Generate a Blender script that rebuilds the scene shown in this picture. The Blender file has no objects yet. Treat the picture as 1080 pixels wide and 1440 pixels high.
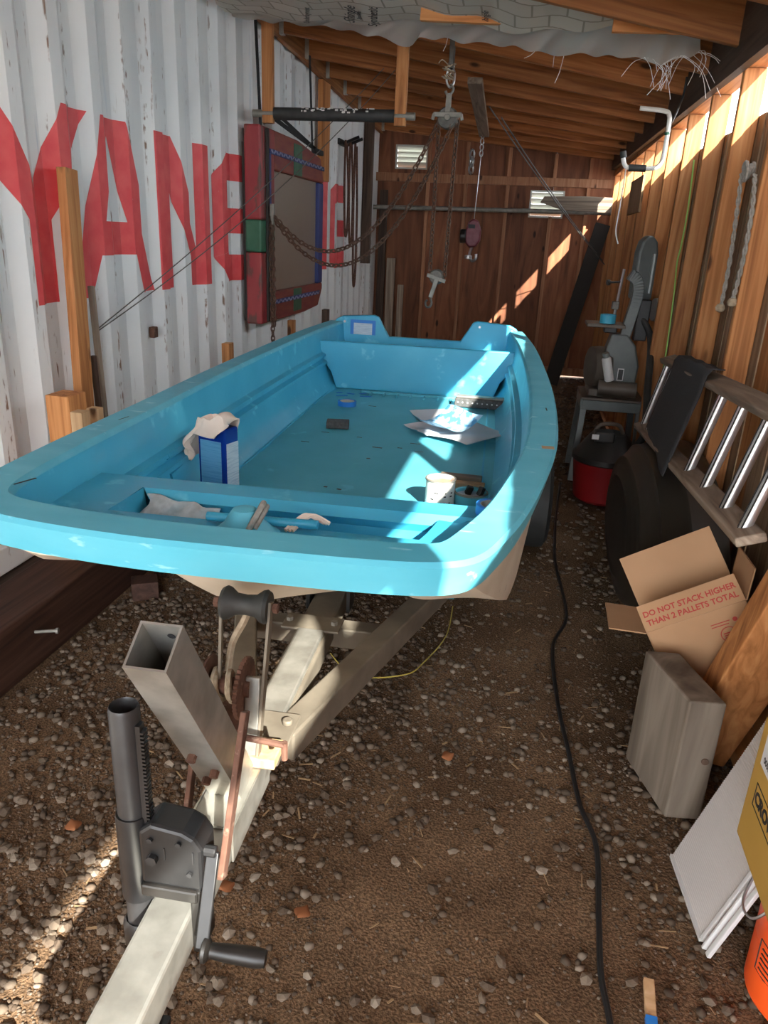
import bpy, bmesh, math, random
import numpy as np
from mathutils import Vector, Matrix
random.seed(7); rng = np.random.default_rng(11)
S = bpy.context.scene
C = S.collection

# ------------------------------------------------------------------ camera, sky, sun, exposure
F_PX, YAW, PITCH, ROLL, CAM_H = 1050.0, 9.9, 20.3, 2.7, 1.5
def cam_axes():
    y, p, r = (math.radians(a) for a in (YAW, PITCH, ROLL))
    fwd = Vector((-math.sin(y)*math.cos(p), math.cos(y)*math.cos(p), -math.sin(p)))
    rt = Vector((math.cos(y), math.sin(y), 0)); up = rt.cross(fwd)
    return (math.cos(r)*rt + math.sin(r)*up, -math.sin(r)*rt + math.cos(r)*up, fwd)
CR, CU, CF = cam_axes()
CPOS = Vector((0, 0, CAM_H))
cd = bpy.data.cameras.new('camera'); cam = bpy.data.objects.new('camera', cd); C.objects.link(cam)
cd.sensor_fit = 'VERTICAL'; cd.sensor_height = 36; cd.lens = F_PX/1440*36; cd.clip_start = .02; cd.clip_end = 300
M = Matrix.Identity(4)
for i, v in enumerate((CR, CU, -CF)):
    for j in range(3): M[j][i] = v[j]
M.translation = CPOS
cam.matrix_world = M
S.camera = cam
W = bpy.data.worlds.new('sky'); S.world = W; W.use_nodes = True
bg = W.node_tree.nodes['Background']
bg.inputs['Color'].default_value = (.90, .95, 1.0, 1); bg.inputs['Strength'].default_value = 3.3
SUN_DIR = Vector((-.80, 1.5, -1.0)).normalized()
sd = bpy.data.lights.new('sun', 'SUN'); sd.energy = 9.5; sd.angle = .0093; sd.color = (1, .93, .82)
so = bpy.data.objects.new('sun', sd); C.objects.link(so); so.location = (6, -10, 9)
so.rotation_euler = SUN_DIR.to_track_quat('-Z', 'Y').to_euler()
vs = S.view_settings; S.display_settings.display_device = 'sRGB'
vs.view_transform = 'Standard'; vs.look = 'None'; vs.gamma = 1; vs.use_curve_mapping = False
vs.exposure = 1.88

# ------------------------------------------------------------------ helpers
def ray(x, y): return (x-540)/F_PX*CR - (y-720)/F_PX*CU + CF
def at(x, y, X=None, Y=None, Z=None):
    """a point of the place, from a sight line and the plane the thing stands in"""
    d = ray(x, y)
    t = (X/d.x if X is not None else Y/d.y if Y is not None else (Z-CAM_H)/d.z)
    return CPOS + t*d
OFF = {}
def tag(o, label=None, cat=None, group=None, kind=None):
    if label: o['label'] = label
    if cat: o['category'] = cat
    if group: o['group'] = group
    if kind: o['kind'] = kind
    return o
def thing(name, label, cat, loc=(0, 0, 0), rotz=0, group=None, world=False, rot=None):
    o = bpy.data.objects.new(name, None); C.objects.link(o); o.empty_display_size = .1
    o.location = loc; o.rotation_euler = rot if rot else (0, 0, rotz)
    OFF[o.name] = Vector(loc) if world else Vector((0, 0, 0))
    return tag(o, label, cat, group)
class MB:
    def __init__(s): s.v = []; s.f = []; s.sm = []
    def add(s, vs, fs, smooth=False):
        n = len(s.v); s.v += [tuple(v) for v in vs]
        s.f += [tuple(i+n for i in f) for f in fs]; s.sm += [smooth]*len(fs); return s
    def box(s, c, d, R=None):
        c = Vector(c); h = Vector(d)/2
        vs = []
        for x in (-1, 1):
            for y in (-1, 1):
                for z in (-1, 1):
                    p = Vector((x*h.x, y*h.y, z*h.z)); vs.append(c + (R @ p if R else p))
        return s.add(vs, [(0, 1, 3, 2), (4, 6, 7, 5), (0, 4, 5, 1), (2, 3, 7, 6), (0, 2, 6, 4), (1, 5, 7, 3)])
    def bx(s, a, b):
        return s.box([(a[i]+b[i])/2 for i in range(3)], [abs(b[i]-a[i]) for i in range(3)])
    def bar(s, p0, p1, w, h, up=(0, 0, 1)):
        p0 = Vector(p0); p1 = Vector(p1); d = p1-p0; L = d.length; d.normalize()
        up = Vector(up)
        if abs(d.dot(up)) > .99: up = Vector((0, 1, 0))
        sx = d.cross(up).normalized(); uz = sx.cross(d)
        R = Matrix((sx, d, uz)).transposed()
        return s.box((p0+p1)/2, (w, L, h), R)
    def cyl(s, p0, p1, r0, r1=None, n=16, caps=True, smooth=True):
        r1 = r0 if r1 is None else r1
        p0 = Vector(p0); p1 = Vector(p1); d = (p1-p0).normalized()
        a = d.orthogonal().normalized(); b = d.cross(a)
        vs = []
        for p, r in ((p0, r0), (p1, r1)):
            for i in range(n):
                t = 2*math.pi*i/n; vs.append(p + r*(math.cos(t)*a + math.sin(t)*b))
        s.add(vs, [(i, (i+1) % n, n+(i+1) % n, n+i) for i in range(n)], smooth)
        if caps: s.add(vs, [tuple(range(n-1, -1, -1)), tuple(range(n, 2*n))])
        return s
    def lathe(s, prof, o=(0, 0, 0), ax=(0, 0, 1), n=24, smooth=True, close=False):
        o = Vector(o); d = Vector(ax).normalized(); a = d.orthogonal().normalized(); b = d.cross(a)
        vs = []; m = len(prof)
        for r, h in prof:
            for i in range(n):
                t = 2*math.pi*i/n; vs.append(o + d*h + r*(math.cos(t)*a + math.sin(t)*b))
        fs = []
        for k in range(m if close else m-1):
            k2 = (k+1) % m
            for i in range(n): fs.append((k*n+i, k*n+(i+1) % n, k2*n+(i+1) % n, k2*n+i))
        return s.add(vs, fs, smooth)
    def tube(s, pts, r, n=8, closed=False, caps=True):
        pts = [Vector(p) for p in pts]; m = len(pts); vs = []; prev = None
        for i, p in enumerate(pts):
            if closed: d = pts[(i+1) % m]-pts[i-1]
            else: d = pts[min(i+1, m-1)]-pts[max(i-1, 0)]
            d.normalize()
            a = d.orthogonal().normalized() if prev is None else (prev - d*prev.dot(d)).normalized()
            prev = a; b = d.cross(a)
            rr = r(i/(m-1)) if callable(r) else r
            for k in range(n):
                t = 2*math.pi*k/n; vs.append(p + rr*(math.cos(t)*a + math.sin(t)*b))
        fs = []
        for i in range(m if closed else m-1):
            j = (i+1) % m
            for k in range(n): fs.append((i*n+k, i*n+(k+1) % n, j*n+(k+1) % n, j*n+k))
        if caps and not closed: fs += [tuple(range(n-1, -1, -1)), tuple(range((m-1)*n, m*n))]
        return s.add(vs, fs, True)
    def prism(s, poly, z0, z1, M4=None, smooth=False):
        n = len(poly)
        vs = [Vector((p[0], p[1], z0)) for p in poly]+[Vector((p[0], p[1], z1)) for p in poly]
        if M4: vs = [M4 @ v for v in vs]
        s.add(vs, [tuple(range(n-1, -1, -1)), tuple(range(n, 2*n))])
        return s.add(vs, [(i, (i+1) % n, n+(i+1) % n, n+i) for i in range(n)], smooth)
    def grid(s, fn, nu, nv, smooth=True, thick=None):
        P = [[Vector(fn(i/nu, j/nv)) for j in range(nv+1)] for i in range(nu+1)]
        vs = [P[i][j] for i in range(nu+1) for j in range(nv+1)]
        k = nv+1
        fs = [(i*k+j, (i+1)*k+j, (i+1)*k+j+1, i*k+j+1) for i in range(nu) for j in range(nv)]
        return s.add(vs, fs, smooth)
    def build(s, name, mat, parent=None, bevel=0, solid=0, sub=0, seg=2):
        me = bpy.data.meshes.new(name); off = Vector((0, 0, 0))
        o = bpy.data.objects.new(name, me); C.objects.link(o)
        if parent is not None:
            o.parent = parent; off = OFF.get(parent.name, off)
        OFF[o.name] = off
        me.from_pydata([tuple(Vector(v)-off) for v in s.v], [], s.f)
        me.polygons.foreach_set('use_smooth', s.sm); me.update()
        b = bmesh.new(); b.from_mesh(me); bmesh.ops.remove_doubles(b, verts=b.verts, dist=1e-5)
        bmesh.ops.recalc_face_normals(b, faces=b.faces); b.to_mesh(me); b.free()
        if any(s.sm): me.set_sharp_from_angle(angle=.62)
        if mat: me.materials.append(MAT[mat] if isinstance(mat, str) else mat)
        if solid: m = o.modifiers.new('solid', 'SOLIDIFY'); m.thickness = solid; m.offset = 0
        if bevel: m = o.modifiers.new('bevel', 'BEVEL'); m.width = bevel; m.segments = seg; m.limit_method = 'ANGLE'; m.angle_limit = .7
        if sub: m = o.modifiers.new('sub', 'SUBSURF'); m.levels = sub; m.render_levels = sub
        return o
def split(s, name, mat, parent, **kw):
    """one object for each loose piece"""
    n = len(s.v); par = list(range(n))
    def find(a):
        while par[a] != a: par[a] = par[par[a]]; a = par[a]
        return a
    first = {}
    for i, v in enumerate(s.v):
        k = tuple(round(c, 5) for c in v)
        if k in first: par[find(i)] = find(first[k])
        else: first[k] = i
    for f in s.f:
        for q in f[1:]: par[find(q)] = find(f[0])
    grp = {}
    for f, sm in zip(s.f, s.sm): grp.setdefault(find(f[0]), []).append((f, sm))
    out = []
    for fs in grp.values():
        ids = sorted({i for f, _ in fs for i in f}); mp = {i: k for k, i in enumerate(ids)}
        b = MB(); b.v = [s.v[i] for i in ids]; b.f = [tuple(mp[i] for i in f) for f, _ in fs]; b.sm = [m for _, m in fs]
        out.append(b.build(name, mat, parent, **kw))
    return out
def root_mesh(o, loc):
    """shift a top-level mesh so that its origin lies at loc"""
    loc = Vector(loc); o.data.transform(Matrix.Translation(-loc)); o.location = loc; OFF[o.name] = loc; return o
def cr(pts, k=8, closed=False):
    pts = [Vector(p) for p in pts]; n = len(pts); out = []
    for i in range(n if closed else n-1):
        g = lambda q: pts[q % n] if closed else pts[max(0, min(n-1, q))]
        a, b, c, d = g(i-1), g(i), g(i+1), g(i+2)
        for j in range(k):
            t = j/k
            out.append(.5*((2*b)+(c-a)*t+(2*a-5*b+4*c-d)*t*t+(3*b-a-3*c+d)*t**3))
    if not closed: out.append(pts[-1])
    return out
def text(body, size, M4, mat, parent, name='lettering', depth=.0004, align='CENTER', bold=0.0):
    cu = bpy.data.curves.new('t', 'FONT'); cu.body = body; cu.size = size; cu.align_x = align; cu.align_y = 'CENTER'
    cu.extrude = depth; cu.offset = bold; cu.resolution_u = 3
    t = bpy.data.objects.new('t', cu); C.objects.link(t)
    dg = bpy.context.evaluated_depsgraph_get(); dg.update()
    me = bpy.data.meshes.new_from_object(t.evaluated_get(dg)); bpy.data.objects.remove(t)
    me.transform(M4); off = OFF.get(parent.name, Vector((0, 0, 0))); me.transform(Matrix.Translation(-off))
    o = bpy.data.objects.new(name, me); C.objects.link(o); o.parent = parent; OFF[o.name] = off
    me.materials.clear(); me.materials.append(MAT[mat]); return o
def frame(o, x, y):
    x = Vector(x).normalized(); y = Vector(y); y = (y-x*y.dot(x)).normalized(); z = x.cross(y)
    m = Matrix((x, y, z)).transposed().to_4x4(); m.translation = Vector(o); return m

# ------------------------------------------------------------------ materials
MAT = {}
def new(name):
    m = bpy.data.materials.new(name); m.use_nodes = True; MAT[name] = m
    nt = m.node_tree; return m, nt, nt.nodes, nt.links, nt.nodes['Principled BSDF']
def ramp(N, stops):
    r = N.new('ShaderNodeValToRGB'); e = r.color_ramp.elements
    while len(e) < len(stops): e.new(.5)
    for k, (p, c) in enumerate(stops): e[k].position = p; e[k].color = (*c, 1) if len(c) == 3 else c
    return r
def mat(name, col, rough=.6, metal=0, col2=None, scale=8, bump=0, detail=5, coat=0, lo=.35, hi=.65, stretch=(1, 1, 1), spec=None, col3=None, scale3=30, amt3=.62):
    m, nt, N, L, b = new(name)
    b.inputs['Roughness'].default_value = rough; b.inputs['Metallic'].default_value = metal
    b.inputs['Base Color'].default_value = (*col, 1)
    if coat: b.inputs['Coat Weight'].default_value = coat
    if spec is not None: b.inputs['Specular IOR Level'].default_value = spec
    if col2 is not None or bump:
        tc = N.new('ShaderNodeTexCoord'); mp = N.new('ShaderNodeMapping'); mp.inputs['Scale'].default_value = stretch
        L.new(tc.outputs['Object'], mp.inputs['Vector'])
        n = N.new('ShaderNodeTexNoise'); n.inputs['Scale'].default_value = scale; n.inputs['Detail'].default_value = detail
        L.new(mp.outputs[0], n.inputs['Vector'])
        if col2 is not None:
            r = ramp(N, [(lo, col), (hi, col2)]); L.new(n.outputs['Fac'], r.inputs[0]); out = r.outputs[0]
            if col3 is not None:
                n3 = N.new('ShaderNodeTexNoise'); n3.inputs['Scale'].default_value = scale3; n3.inputs['Detail'].default_value = 6
                L.new(mp.outputs[0], n3.inputs['Vector'])
                r3 = ramp(N, [(amt3, (0, 0, 0)), (amt3+.06, (1, 1, 1))]); L.new(n3.outputs['Fac'], r3.inputs[0])
                mx = N.new('ShaderNodeMixRGB'); mx.inputs[2].default_value = (*col3, 1)
                L.new(r3.outputs[0], mx.inputs[0]); L.new(out, mx.inputs[1]); out = mx.outputs[0]
            L.new(out, b.inputs['Base Color'])
        if bump:
            bp = N.new('ShaderNodeBump'); bp.inputs['Strength'].default_value = bump; bp.inputs['Distance'].default_value = .004
            L.new(n.outputs['Fac'], bp.inputs['Height']); L.new(bp.outputs[0], b.inputs['Normal'])
    return m
def wood(name, dark, mid, light, axis='z', rough=.65, knots=True, vary=.35, grain=22):
    m, nt, N, L, b = new(name)
    b.inputs['Roughness'].default_value = rough; b.inputs['Specular IOR Level'].default_value = .3
    tc = N.new('ShaderNodeTexCoord'); oi = N.new('ShaderNodeObjectInfo')
    mu = N.new('ShaderNodeVectorMath'); mu.operation = 'SCALE'; mu.inputs[0].default_value = (31, 17, 23)
    L.new(oi.outputs['Random'], mu.inputs['Scale'])
    ad = N.new('ShaderNodeVectorMath'); ad.operation = 'ADD'
    L.new(tc.outputs['Object'], ad.inputs[0]); L.new(mu.outputs[0], ad.inputs[1])
    mp = N.new('ShaderNodeMapping'); sc = [grain]*3; sc['xyz'.index(axis)] = 1.1; mp.inputs['Scale'].default_value = sc
    L.new(ad.outputs[0], mp.inputs['Vector'])
    n = N.new('ShaderNodeTexNoise'); n.inputs['Scale'].default_value = 1; n.inputs['Detail'].default_value = 6; n.inputs['Distortion'].default_value = 1.6
    L.new(mp.outputs[0], n.inputs['Vector'])
    r = ramp(N, [(.28, dark), (.5, mid), (.72, light)]); L.new(n.outputs['Fac'], r.inputs[0]); out = r.outputs[0]
    if knots:
        mk = N.new('ShaderNodeMapping'); s2 = [6.5]*3; s2['xyz'.index(axis)] = 2.6; mk.inputs['Scale'].default_value = s2
        L.new(ad.outputs[0], mk.inputs['Vector'])
        v = N.new('ShaderNodeTexVoronoi'); v.inputs['Scale'].default_value = 1; L.new(mk.outputs[0], v.inputs['Vector'])
        rk = ramp(N, [(.07, (1, 1, 1)), (.13, (0, 0, 0))]); L.new(v.outputs['Distance'], rk.inputs[0])
        mx = N.new('ShaderNodeMixRGB'); mx.inputs[2].default_value = (*[c*.35 for c in dark], 1)
        L.new(rk.outputs[0], mx.inputs[0]); L.new(out, mx.inputs[1]); out = mx.outputs[0]
    hv = N.new('ShaderNodeHueSaturation')
    ma = N.new('ShaderNodeMapRange'); ma.inputs['To Min'].default_value = 1-vary; ma.inputs['To Max'].default_value = 1+vary*.7
    L.new(oi.outputs['Random'], ma.inputs['Value']); L.new(ma.outputs[0], hv.inputs['Value']); L.new(out, hv.inputs['Color'])
    L.new(hv.outputs[0], b.inputs['Base Color'])
    bp = N.new('ShaderNodeBump'); bp.inputs['Strength'].default_value = .25; bp.inputs['Distance'].default_value = .003
    L.new(n.outputs['Fac'], bp.inputs['Height']); L.new(bp.outputs[0], b.inputs['Normal'])
    return m
for ax in 'xyz':
    wood('fir_'+ax, (.26, .095, .03), (.46, .19, .065), (.58, .28, .11), ax)
    wood('grey_wood_'+ax, (.13, .095, .07), (.25, .19, .14), (.36, .29, .22), ax)
    wood('dark_wood_'+ax, (.035, .02, .014), (.075, .045, .03), (.11, .07, .05), ax, knots=False)
wood('stud', (.26, .095, .03), (.46, .19, .065), (.58, .28, .11), 'z', vary=.3)
wood('siding', (.14, .085, .05), (.27, .18, .11), (.36, .26, .17), 'z', vary=.45)
wood('rafter', (.18, .062, .02), (.36, .135, .043), (.47, .20, .07), 'x', vary=.25)
wood('deck', (.22, .1, .04), (.33, .16, .07), (.42, .22, .1), 'x', vary=.1, grain=10)
wood('ply_red', (.12, .042, .02), (.23, .082, .038), (.31, .125, .058), 'z', vary=.35, grain=9)
wood('light_wood_z', (.34, .2, .1), (.5, .32, .17), (.6, .42, .25), 'z')
wood('pale_stud', (.25, .1, .05), (.36, .16, .08), (.45, .22, .12), 'z', vary=.2)
wood('beam_old', (.03, .015, .01), (.065, .03, .02), (.1, .05, .035), 'y', knots=False, vary=.1)
wood('slab_wood', (.075, .056, .04), (.15, .118, .09), (.25, .205, .16), 'z', knots=False, vary=.05, grain=7)
mat('letter_red', (.72, .06, .068), .5, col2=(.78, .10, .10), scale=14, col3=(.75, .7, .68), scale3=60, amt3=.74)
mat('boat_blue', (.04, .39, .60), .42, col2=(.07, .46, .66), scale=3.2, bump=.03, coat=.15, col3=(.14, .58, .74), scale3=9, amt3=.62)
mat('boat_trim', (.09, .46, .60), .5, col2=(.13, .52, .65), scale=5, bump=.05, col3=(.30, .66, .76), scale3=16, amt3=.64, stretch=(.6, 2, 2))
mat('boat_floor', (.08, .38, .47), .42, col2=(.10, .43, .53), scale=4, bump=.04, col3=(.13, .5, .6), scale3=9, amt3=.66)
mat('hull_cream', (.62, .52, .39), .5, col2=(.72, .63, .5), scale=6, col3=(.35, .28, .2), scale3=26, amt3=.68)
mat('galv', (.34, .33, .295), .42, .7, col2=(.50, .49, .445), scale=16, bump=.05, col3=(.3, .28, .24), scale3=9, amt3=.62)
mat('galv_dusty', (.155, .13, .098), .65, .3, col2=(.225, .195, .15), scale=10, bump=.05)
mat('steel', (.5, .5, .5), .3, .9)
mat('alu', (.75, .75, .76), .32, .85, col2=(.66, .66, .67), scale=30, stretch=(1, 1, .2))
mat('rust', (.085, .038, .024), .85, .1, col2=(.15, .07, .045), scale=30, bump=.2, col3=(.20, .12, .085), scale3=70, amt3=.6)
mat('chain_rust', (.09, .05, .035), .7, .4, col2=(.15, .085, .055), scale=60)
mat('black_metal', (.010, .010, .0105), .42, .1, col2=(.017, .017, .018), scale=20)
mat('black_plastic', (.012, .011, .010), .42, col2=(.02, .018, .016), scale=9)
mat('black_rubber', (.02, .021, .02), .62, col2=(.035, .036, .034), scale=14)
mat('jack_grey', (.026, .026, .027), .42, .2, col2=(.036, .036, .037), scale=20)
mat('tub_black', (.022, .018, .014), .42, col2=(.030, .025, .019), scale=3)
mat('cloth_black', (.02, .02, .021), .95, col2=(.03, .03, .032), scale=150, bump=.4)
mat('rope', (.32, .25, .17), .9, col2=(.42, .34, .24), scale=90, bump=.5)
mat('rope_grey', (.26, .24, .21), .9, col2=(.36, .33, .29), scale=90, bump=.5)
mat('rag', (.72, .55, .44), .95, col2=(.82, .68, .57), scale=8, bump=.2)
mat('rag_grey', (.42, .46, .46), .95, col2=(.55, .60, .60), scale=40, bump=.4)
mat('can_blue', (.006, .035, .28), .25, .3)
mat('can_label', (.09, .30, .50), .4, col2=(.13, .36, .56), scale=60, stretch=(.2, .2, 6), lo=.42, hi=.5)
mat('label_pale', (.55, .63, .70), .4, col2=(.40, .5, .6), scale=70, stretch=(.2, .2, 5), lo=.5, hi=.55)
mat('white_paper', (.62, .63, .65), .7)
mat('blue_print', (.08, .30, .55), .6, col2=(.38, .6, .76), scale=24, lo=.42, hi=.5)
mat('red_print', (.75, .12, .12), .6)
mat('tape_blue', (.02, .20, .62), .5); mat('tape_teal', (.05, .36, .52), .5)
mat('tape_core', (.45, .4, .33), .8)
mat('foam_dark', (.06, .058, .055), .9, col2=(.1, .1, .1), scale=60)
mat('paint_orange', (.55, .18, .06), .4, col2=(.72, .40, .25), scale=20)
mat('white_paint', (.75, .74, .70), .5, col2=(.62, .6, .55), scale=10)
mat('white_plastic', (.62, .61, .60), .4)
mat('ink', (.02, .02, .022), .6)
mat('cardboard', (.40, .225, .115), .8, col2=(.44, .25, .13), scale=5)
mat('cardboard_in', (.34, .19, .10), .85)
mat('ink_red', (.40, .045, .035), .7)
mat('mustard', (.42, .24, .045), .6, col2=(.47, .28, .06), scale=5)
mat('bucket_orange', (.85, .10, .015), .4)
mat('vac_red', (.22, .006, .008), .4)
mat('white_sheet', (.50, .46, .44), .4, col2=(.58, .54, .52), scale=2)
mat('saw_grey', (.10, .112, .108), .4, .2, col2=(.14, .152, .145), scale=7)
mat('saw_grey_light', (.26, .28, .27), .35, .3)
mat('saw_brown', (.085, .066, .05), .5, .2, col2=(.12, .096, .074), scale=7)
mat('cord_black', (.012, .012, .013), .5)
mat('string_white', (.8, .8, .78), .7); mat('string_green', (.25, .5, .1), .6); mat('wire', (.10, .095, .085), .6, .2)
mat('string_yellow', (.5, .4, .08), .7)
mat('purple', (.14, .022, .035), .45, .1, col2=(.18, .04, .055), scale=20)
mat('cast_iron', (.10, .095, .085), .55, .5, col2=(.17, .16, .14), scale=25)
mat('alu_dull', (.19, .18, .155), .55, .3, col2=(.27, .255, .22), scale=20)
mat('frame_red', (.24, .015, .024), .5, col2=(.32, .035, .035), scale=9, stretch=(1, 2.5, .3), col3=(.11, .04, .03), scale3=16, amt3=.54)
mat('frame_orange', (.24, .055, .03), .55, col2=(.18, .022, .025), scale=12, stretch=(1, .4, 2))
mat('frame_green', (.015, .10, .05), .5, col2=(.04, .13, .07), scale=10)
mat('frame_blue', (.015, .03, .15), .5); mat('frame_pale', (.25, .27, .42), .6)
mat('frame_dark', (.02, .015, .012), .7)
mat('louver', (.5, .51, .45), .5)
mat('leaf', (.26, .09, .03), .8); mat('chip', (.36, .24, .12), .9, col2=(.25, .15, .08), scale=30)
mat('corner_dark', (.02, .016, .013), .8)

# painted container steel: vertical streaks of rust and blue-grey scuffs
m, nt, N, L, b = new('container_white')
b.inputs['Roughness'].default_value = .5
tc = N.new('ShaderNodeTexCoord')
def nz(scale, st, det=5):
    mp = N.new('ShaderNodeMapping'); mp.inputs['Scale'].default_value = st
    L.new(tc.outputs['Object'], mp.inputs['Vector'])
    n = N.new('ShaderNodeTexNoise'); n.inputs['Scale'].default_value = scale; n.inputs['Detail'].default_value = det
    L.new(mp.outputs[0], n.inputs['Vector']); return n.outputs['Fac']
r0 = ramp(N, [(.35, (.74, .755, .75)), (.65, (.84, .835, .81))]); L.new(nz(2.5, (1, 1, .5)), r0.inputs[0])
r1 = ramp(N, [(.60, (0, 0, 0)), (.66, (1, 1, 1))]); L.new(nz(4, (1, 9, .30), 8), r1.inputs[0])
r2 = ramp(N, [(.50, (0, 0, 0)), (.60, (1, 1, 1))]); L.new(nz(30, (1, 1, .6), 6), r2.inputs[0])
mm = N.new('ShaderNodeMixRGB'); mm.blend_type = 'MULTIPLY'; mm.inputs[0].default_value = 1
L.new(r1.outputs[0], mm.inputs[1]); L.new(r2.outputs[0], mm.inputs[2])
mx = N.new('ShaderNodeMixRGB'); mx.inputs[2].default_value = (.24, .14, .09, 1)
L.new(mm.outputs[0], mx.inputs[0]); L.new(r0.outputs[0], mx.inputs[1])
r3 = ramp(N, [(.66, (0, 0, 0)), (.72, (1, 1, 1))]); L.new(nz(3, (1, 5, .35), 7), r3.inputs[0])
mx2 = N.new('ShaderNodeMixRGB'); mx2.inputs[2].default_value = (.60, .645, .67, 1)
L.new(r3.outputs[0], mx2.inputs[0]); L.new(mx.outputs[0], mx2.inputs[1]); L.new(mx2.outputs[0], b.inputs['Base Color'])

# dirt
m, nt, N, L, b = new('dirt'); b.inputs['Roughness'].default_value = .95; b.inputs['Specular IOR Level'].default_value = .15
tc = N.new('ShaderNodeTexCoord')
a1 = nz(3, (1, 1, 1), 8); a2 = nz(150, (1, 1, 1), 6)
r0 = ramp(N, [(.35, (.125, .074, .041)), (.65, (.215, .134, .077))]); L.new(a1, r0.inputs[0])
r1 = ramp(N, [(.40, (.6, .6, .6)), (.64, (1.3, 1.3, 1.3))]); L.new(a2, r1.inputs[0])
mm = N.new('ShaderNodeMixRGB'); mm.blend_type = 'MULTIPLY'; mm.inputs[0].default_value = 1
L.new(r0.outputs[0], mm.inputs[1]); L.new(r1.outputs[0], mm.inputs[2]); L.new(mm.outputs[0], b.inputs['Base Color'])
bp = N.new('ShaderNodeBump'); bp.inputs['Strength'].default_value = .9; bp.inputs['Distance'].default_value = .008
L.new(a2, bp.inputs['Height']); L.new(bp.outputs[0], b.inputs['Normal'])
# stones: tone from a coarse noise over the place plus the object's own number
m, nt, N, L, b = new('stone'); b.inputs['Roughness'].default_value = .85
ge = N.new('ShaderNodeNewGeometry'); n = N.new('ShaderNodeTexWhiteNoise')
r0 = ramp(N, [(.0, (.060, .038, .023)), (.5, (.105, .072, .047)), (.85, (.15, .112, .079)), (1, (.23, .18, .135))])
L.new(ge.outputs['Random Per Island'], r0.inputs[0]); L.new(r0.outputs[0], b.inputs['Base Color'])
m, nt, N, L, b = new('stone_single'); b.inputs['Roughness'].default_value = .85
oi = N.new('ShaderNodeObjectInfo')
r0 = ramp(N, [(.0, (.075, .050, .032)), (.5, (.13, .092, .062)), (.85, (.18, .138, .10)), (1, (.26, .21, .16))])
L.new(oi.outputs['Random'], r0.inputs[0]); L.new(r0.outputs[0], b.inputs['Base Color'])
# clear plastic sheet and panes
def clear(name, tint, f_dif, f_gl, rough=.15, col=(.8, .8, .8)):
    m = bpy.data.materials.new(name); m.use_nodes = True; MAT[name] = m; nt = m.node_tree; N = nt.nodes; L = nt.links
    N.remove(N['Principled BSDF']); out = N['Material Output']
    t = N.new('ShaderNodeBsdfTransparent'); t.inputs[0].default_value = (*tint, 1)
    d = N.new('ShaderNodeBsdfDiffuse'); d.inputs[0].default_value = (*col, 1)
    tr = N.new('ShaderNodeBsdfTranslucent'); tr.inputs[0].default_value = (*col, 1)
    g = N.new('ShaderNodeBsdfGlossy'); g.inputs['Roughness'].default_value = rough
    m0 = N.new('ShaderNodeMixShader'); m0.inputs[0].default_value = .5; L.new(d.outputs[0], m0.inputs[1]); L.new(tr.outputs[0], m0.inputs[2])
    m1 = N.new('ShaderNodeMixShader'); m1.inputs[0].default_value = f_dif; L.new(t.outputs[0], m1.inputs[1]); L.new(m0.outputs[0], m1.inputs[2])
    m2 = N.new('ShaderNodeMixShader'); m2.inputs[0].default_value = f_gl; L.new(m1.outputs[0], m2.inputs[1]); L.new(g.outputs[0], m2.inputs[2])
    L.new(m2.outputs[0], out.inputs['Surface'])
clear('pane', (.97, .99, 1), .10, .05)
clear('film', (.9, .9, .88), .78, .06, .3, (.62, .6, .55))
# mirror-like glass of the painted frame, brown reflection put into its base colour
m, nt, N, L, b = new('old_glass'); b.inputs['Base Color'].default_value = (.25, .20, .155, 1); b.inputs['Roughness'].default_value = .3
b.inputs['Specular IOR Level'].default_value = .8
# printed roofing underlay: lapped grey paper
m, nt, N, L, b = new('underlay'); b.inputs['Roughness'].default_value = .8
tc = N.new('ShaderNodeTexCoord'); br = N.new('ShaderNodeTexBrick'); L.new(tc.outputs['Object'], br.inputs['Vector'])
br.inputs['Color1'].default_value = (.46, .41, .34, 1); br.inputs['Color2'].default_value = (.56, .50, .42, 1); br.inputs['Mortar'].default_value = (.28, .24, .19, 1)
br.inputs['Scale'].default_value = 1; br.inputs['Brick Width'].default_value = .16; br.inputs['Row Height'].default_value = .11; br.inputs['Mortar Size'].default_value = .005
L.new(br.outputs[0], b.inputs['Base Color'])

# ------------------------------------------------------------------ the setting
Y0, Y1 = -2.6, 9.4            # open front and back wall of the lean-to
XL, XR, XS = -1.9, .78, .87   # container face, inner edge of the studs, siding
def zr(x, y=5.0):                          # underside of the rafters: the roof is a little twisted
    y = max(y, 3.0); r = 2.38+(y-9.4)*.015; l = 2.63-(y-9.4)*.036
    return r+(l-r)*(XR-x)/(XR-XL)
# ground
def gz(x, y): return .012*math.sin(1.7*x+.6)*math.cos(1.1*y) + .006*math.sin(5*x+3*y) - .012
b = MB()
def gf(s, t):
    x = -9+18*s; y = -12+30*t
    return (x, y, gz(x, y))
b.grid(gf, 120, 200)
floor = tag(b.build('floor', 'dirt'), 'brown dirt floor strewn with gravel under the boat trailer', 'floor', kind='structure')
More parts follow.
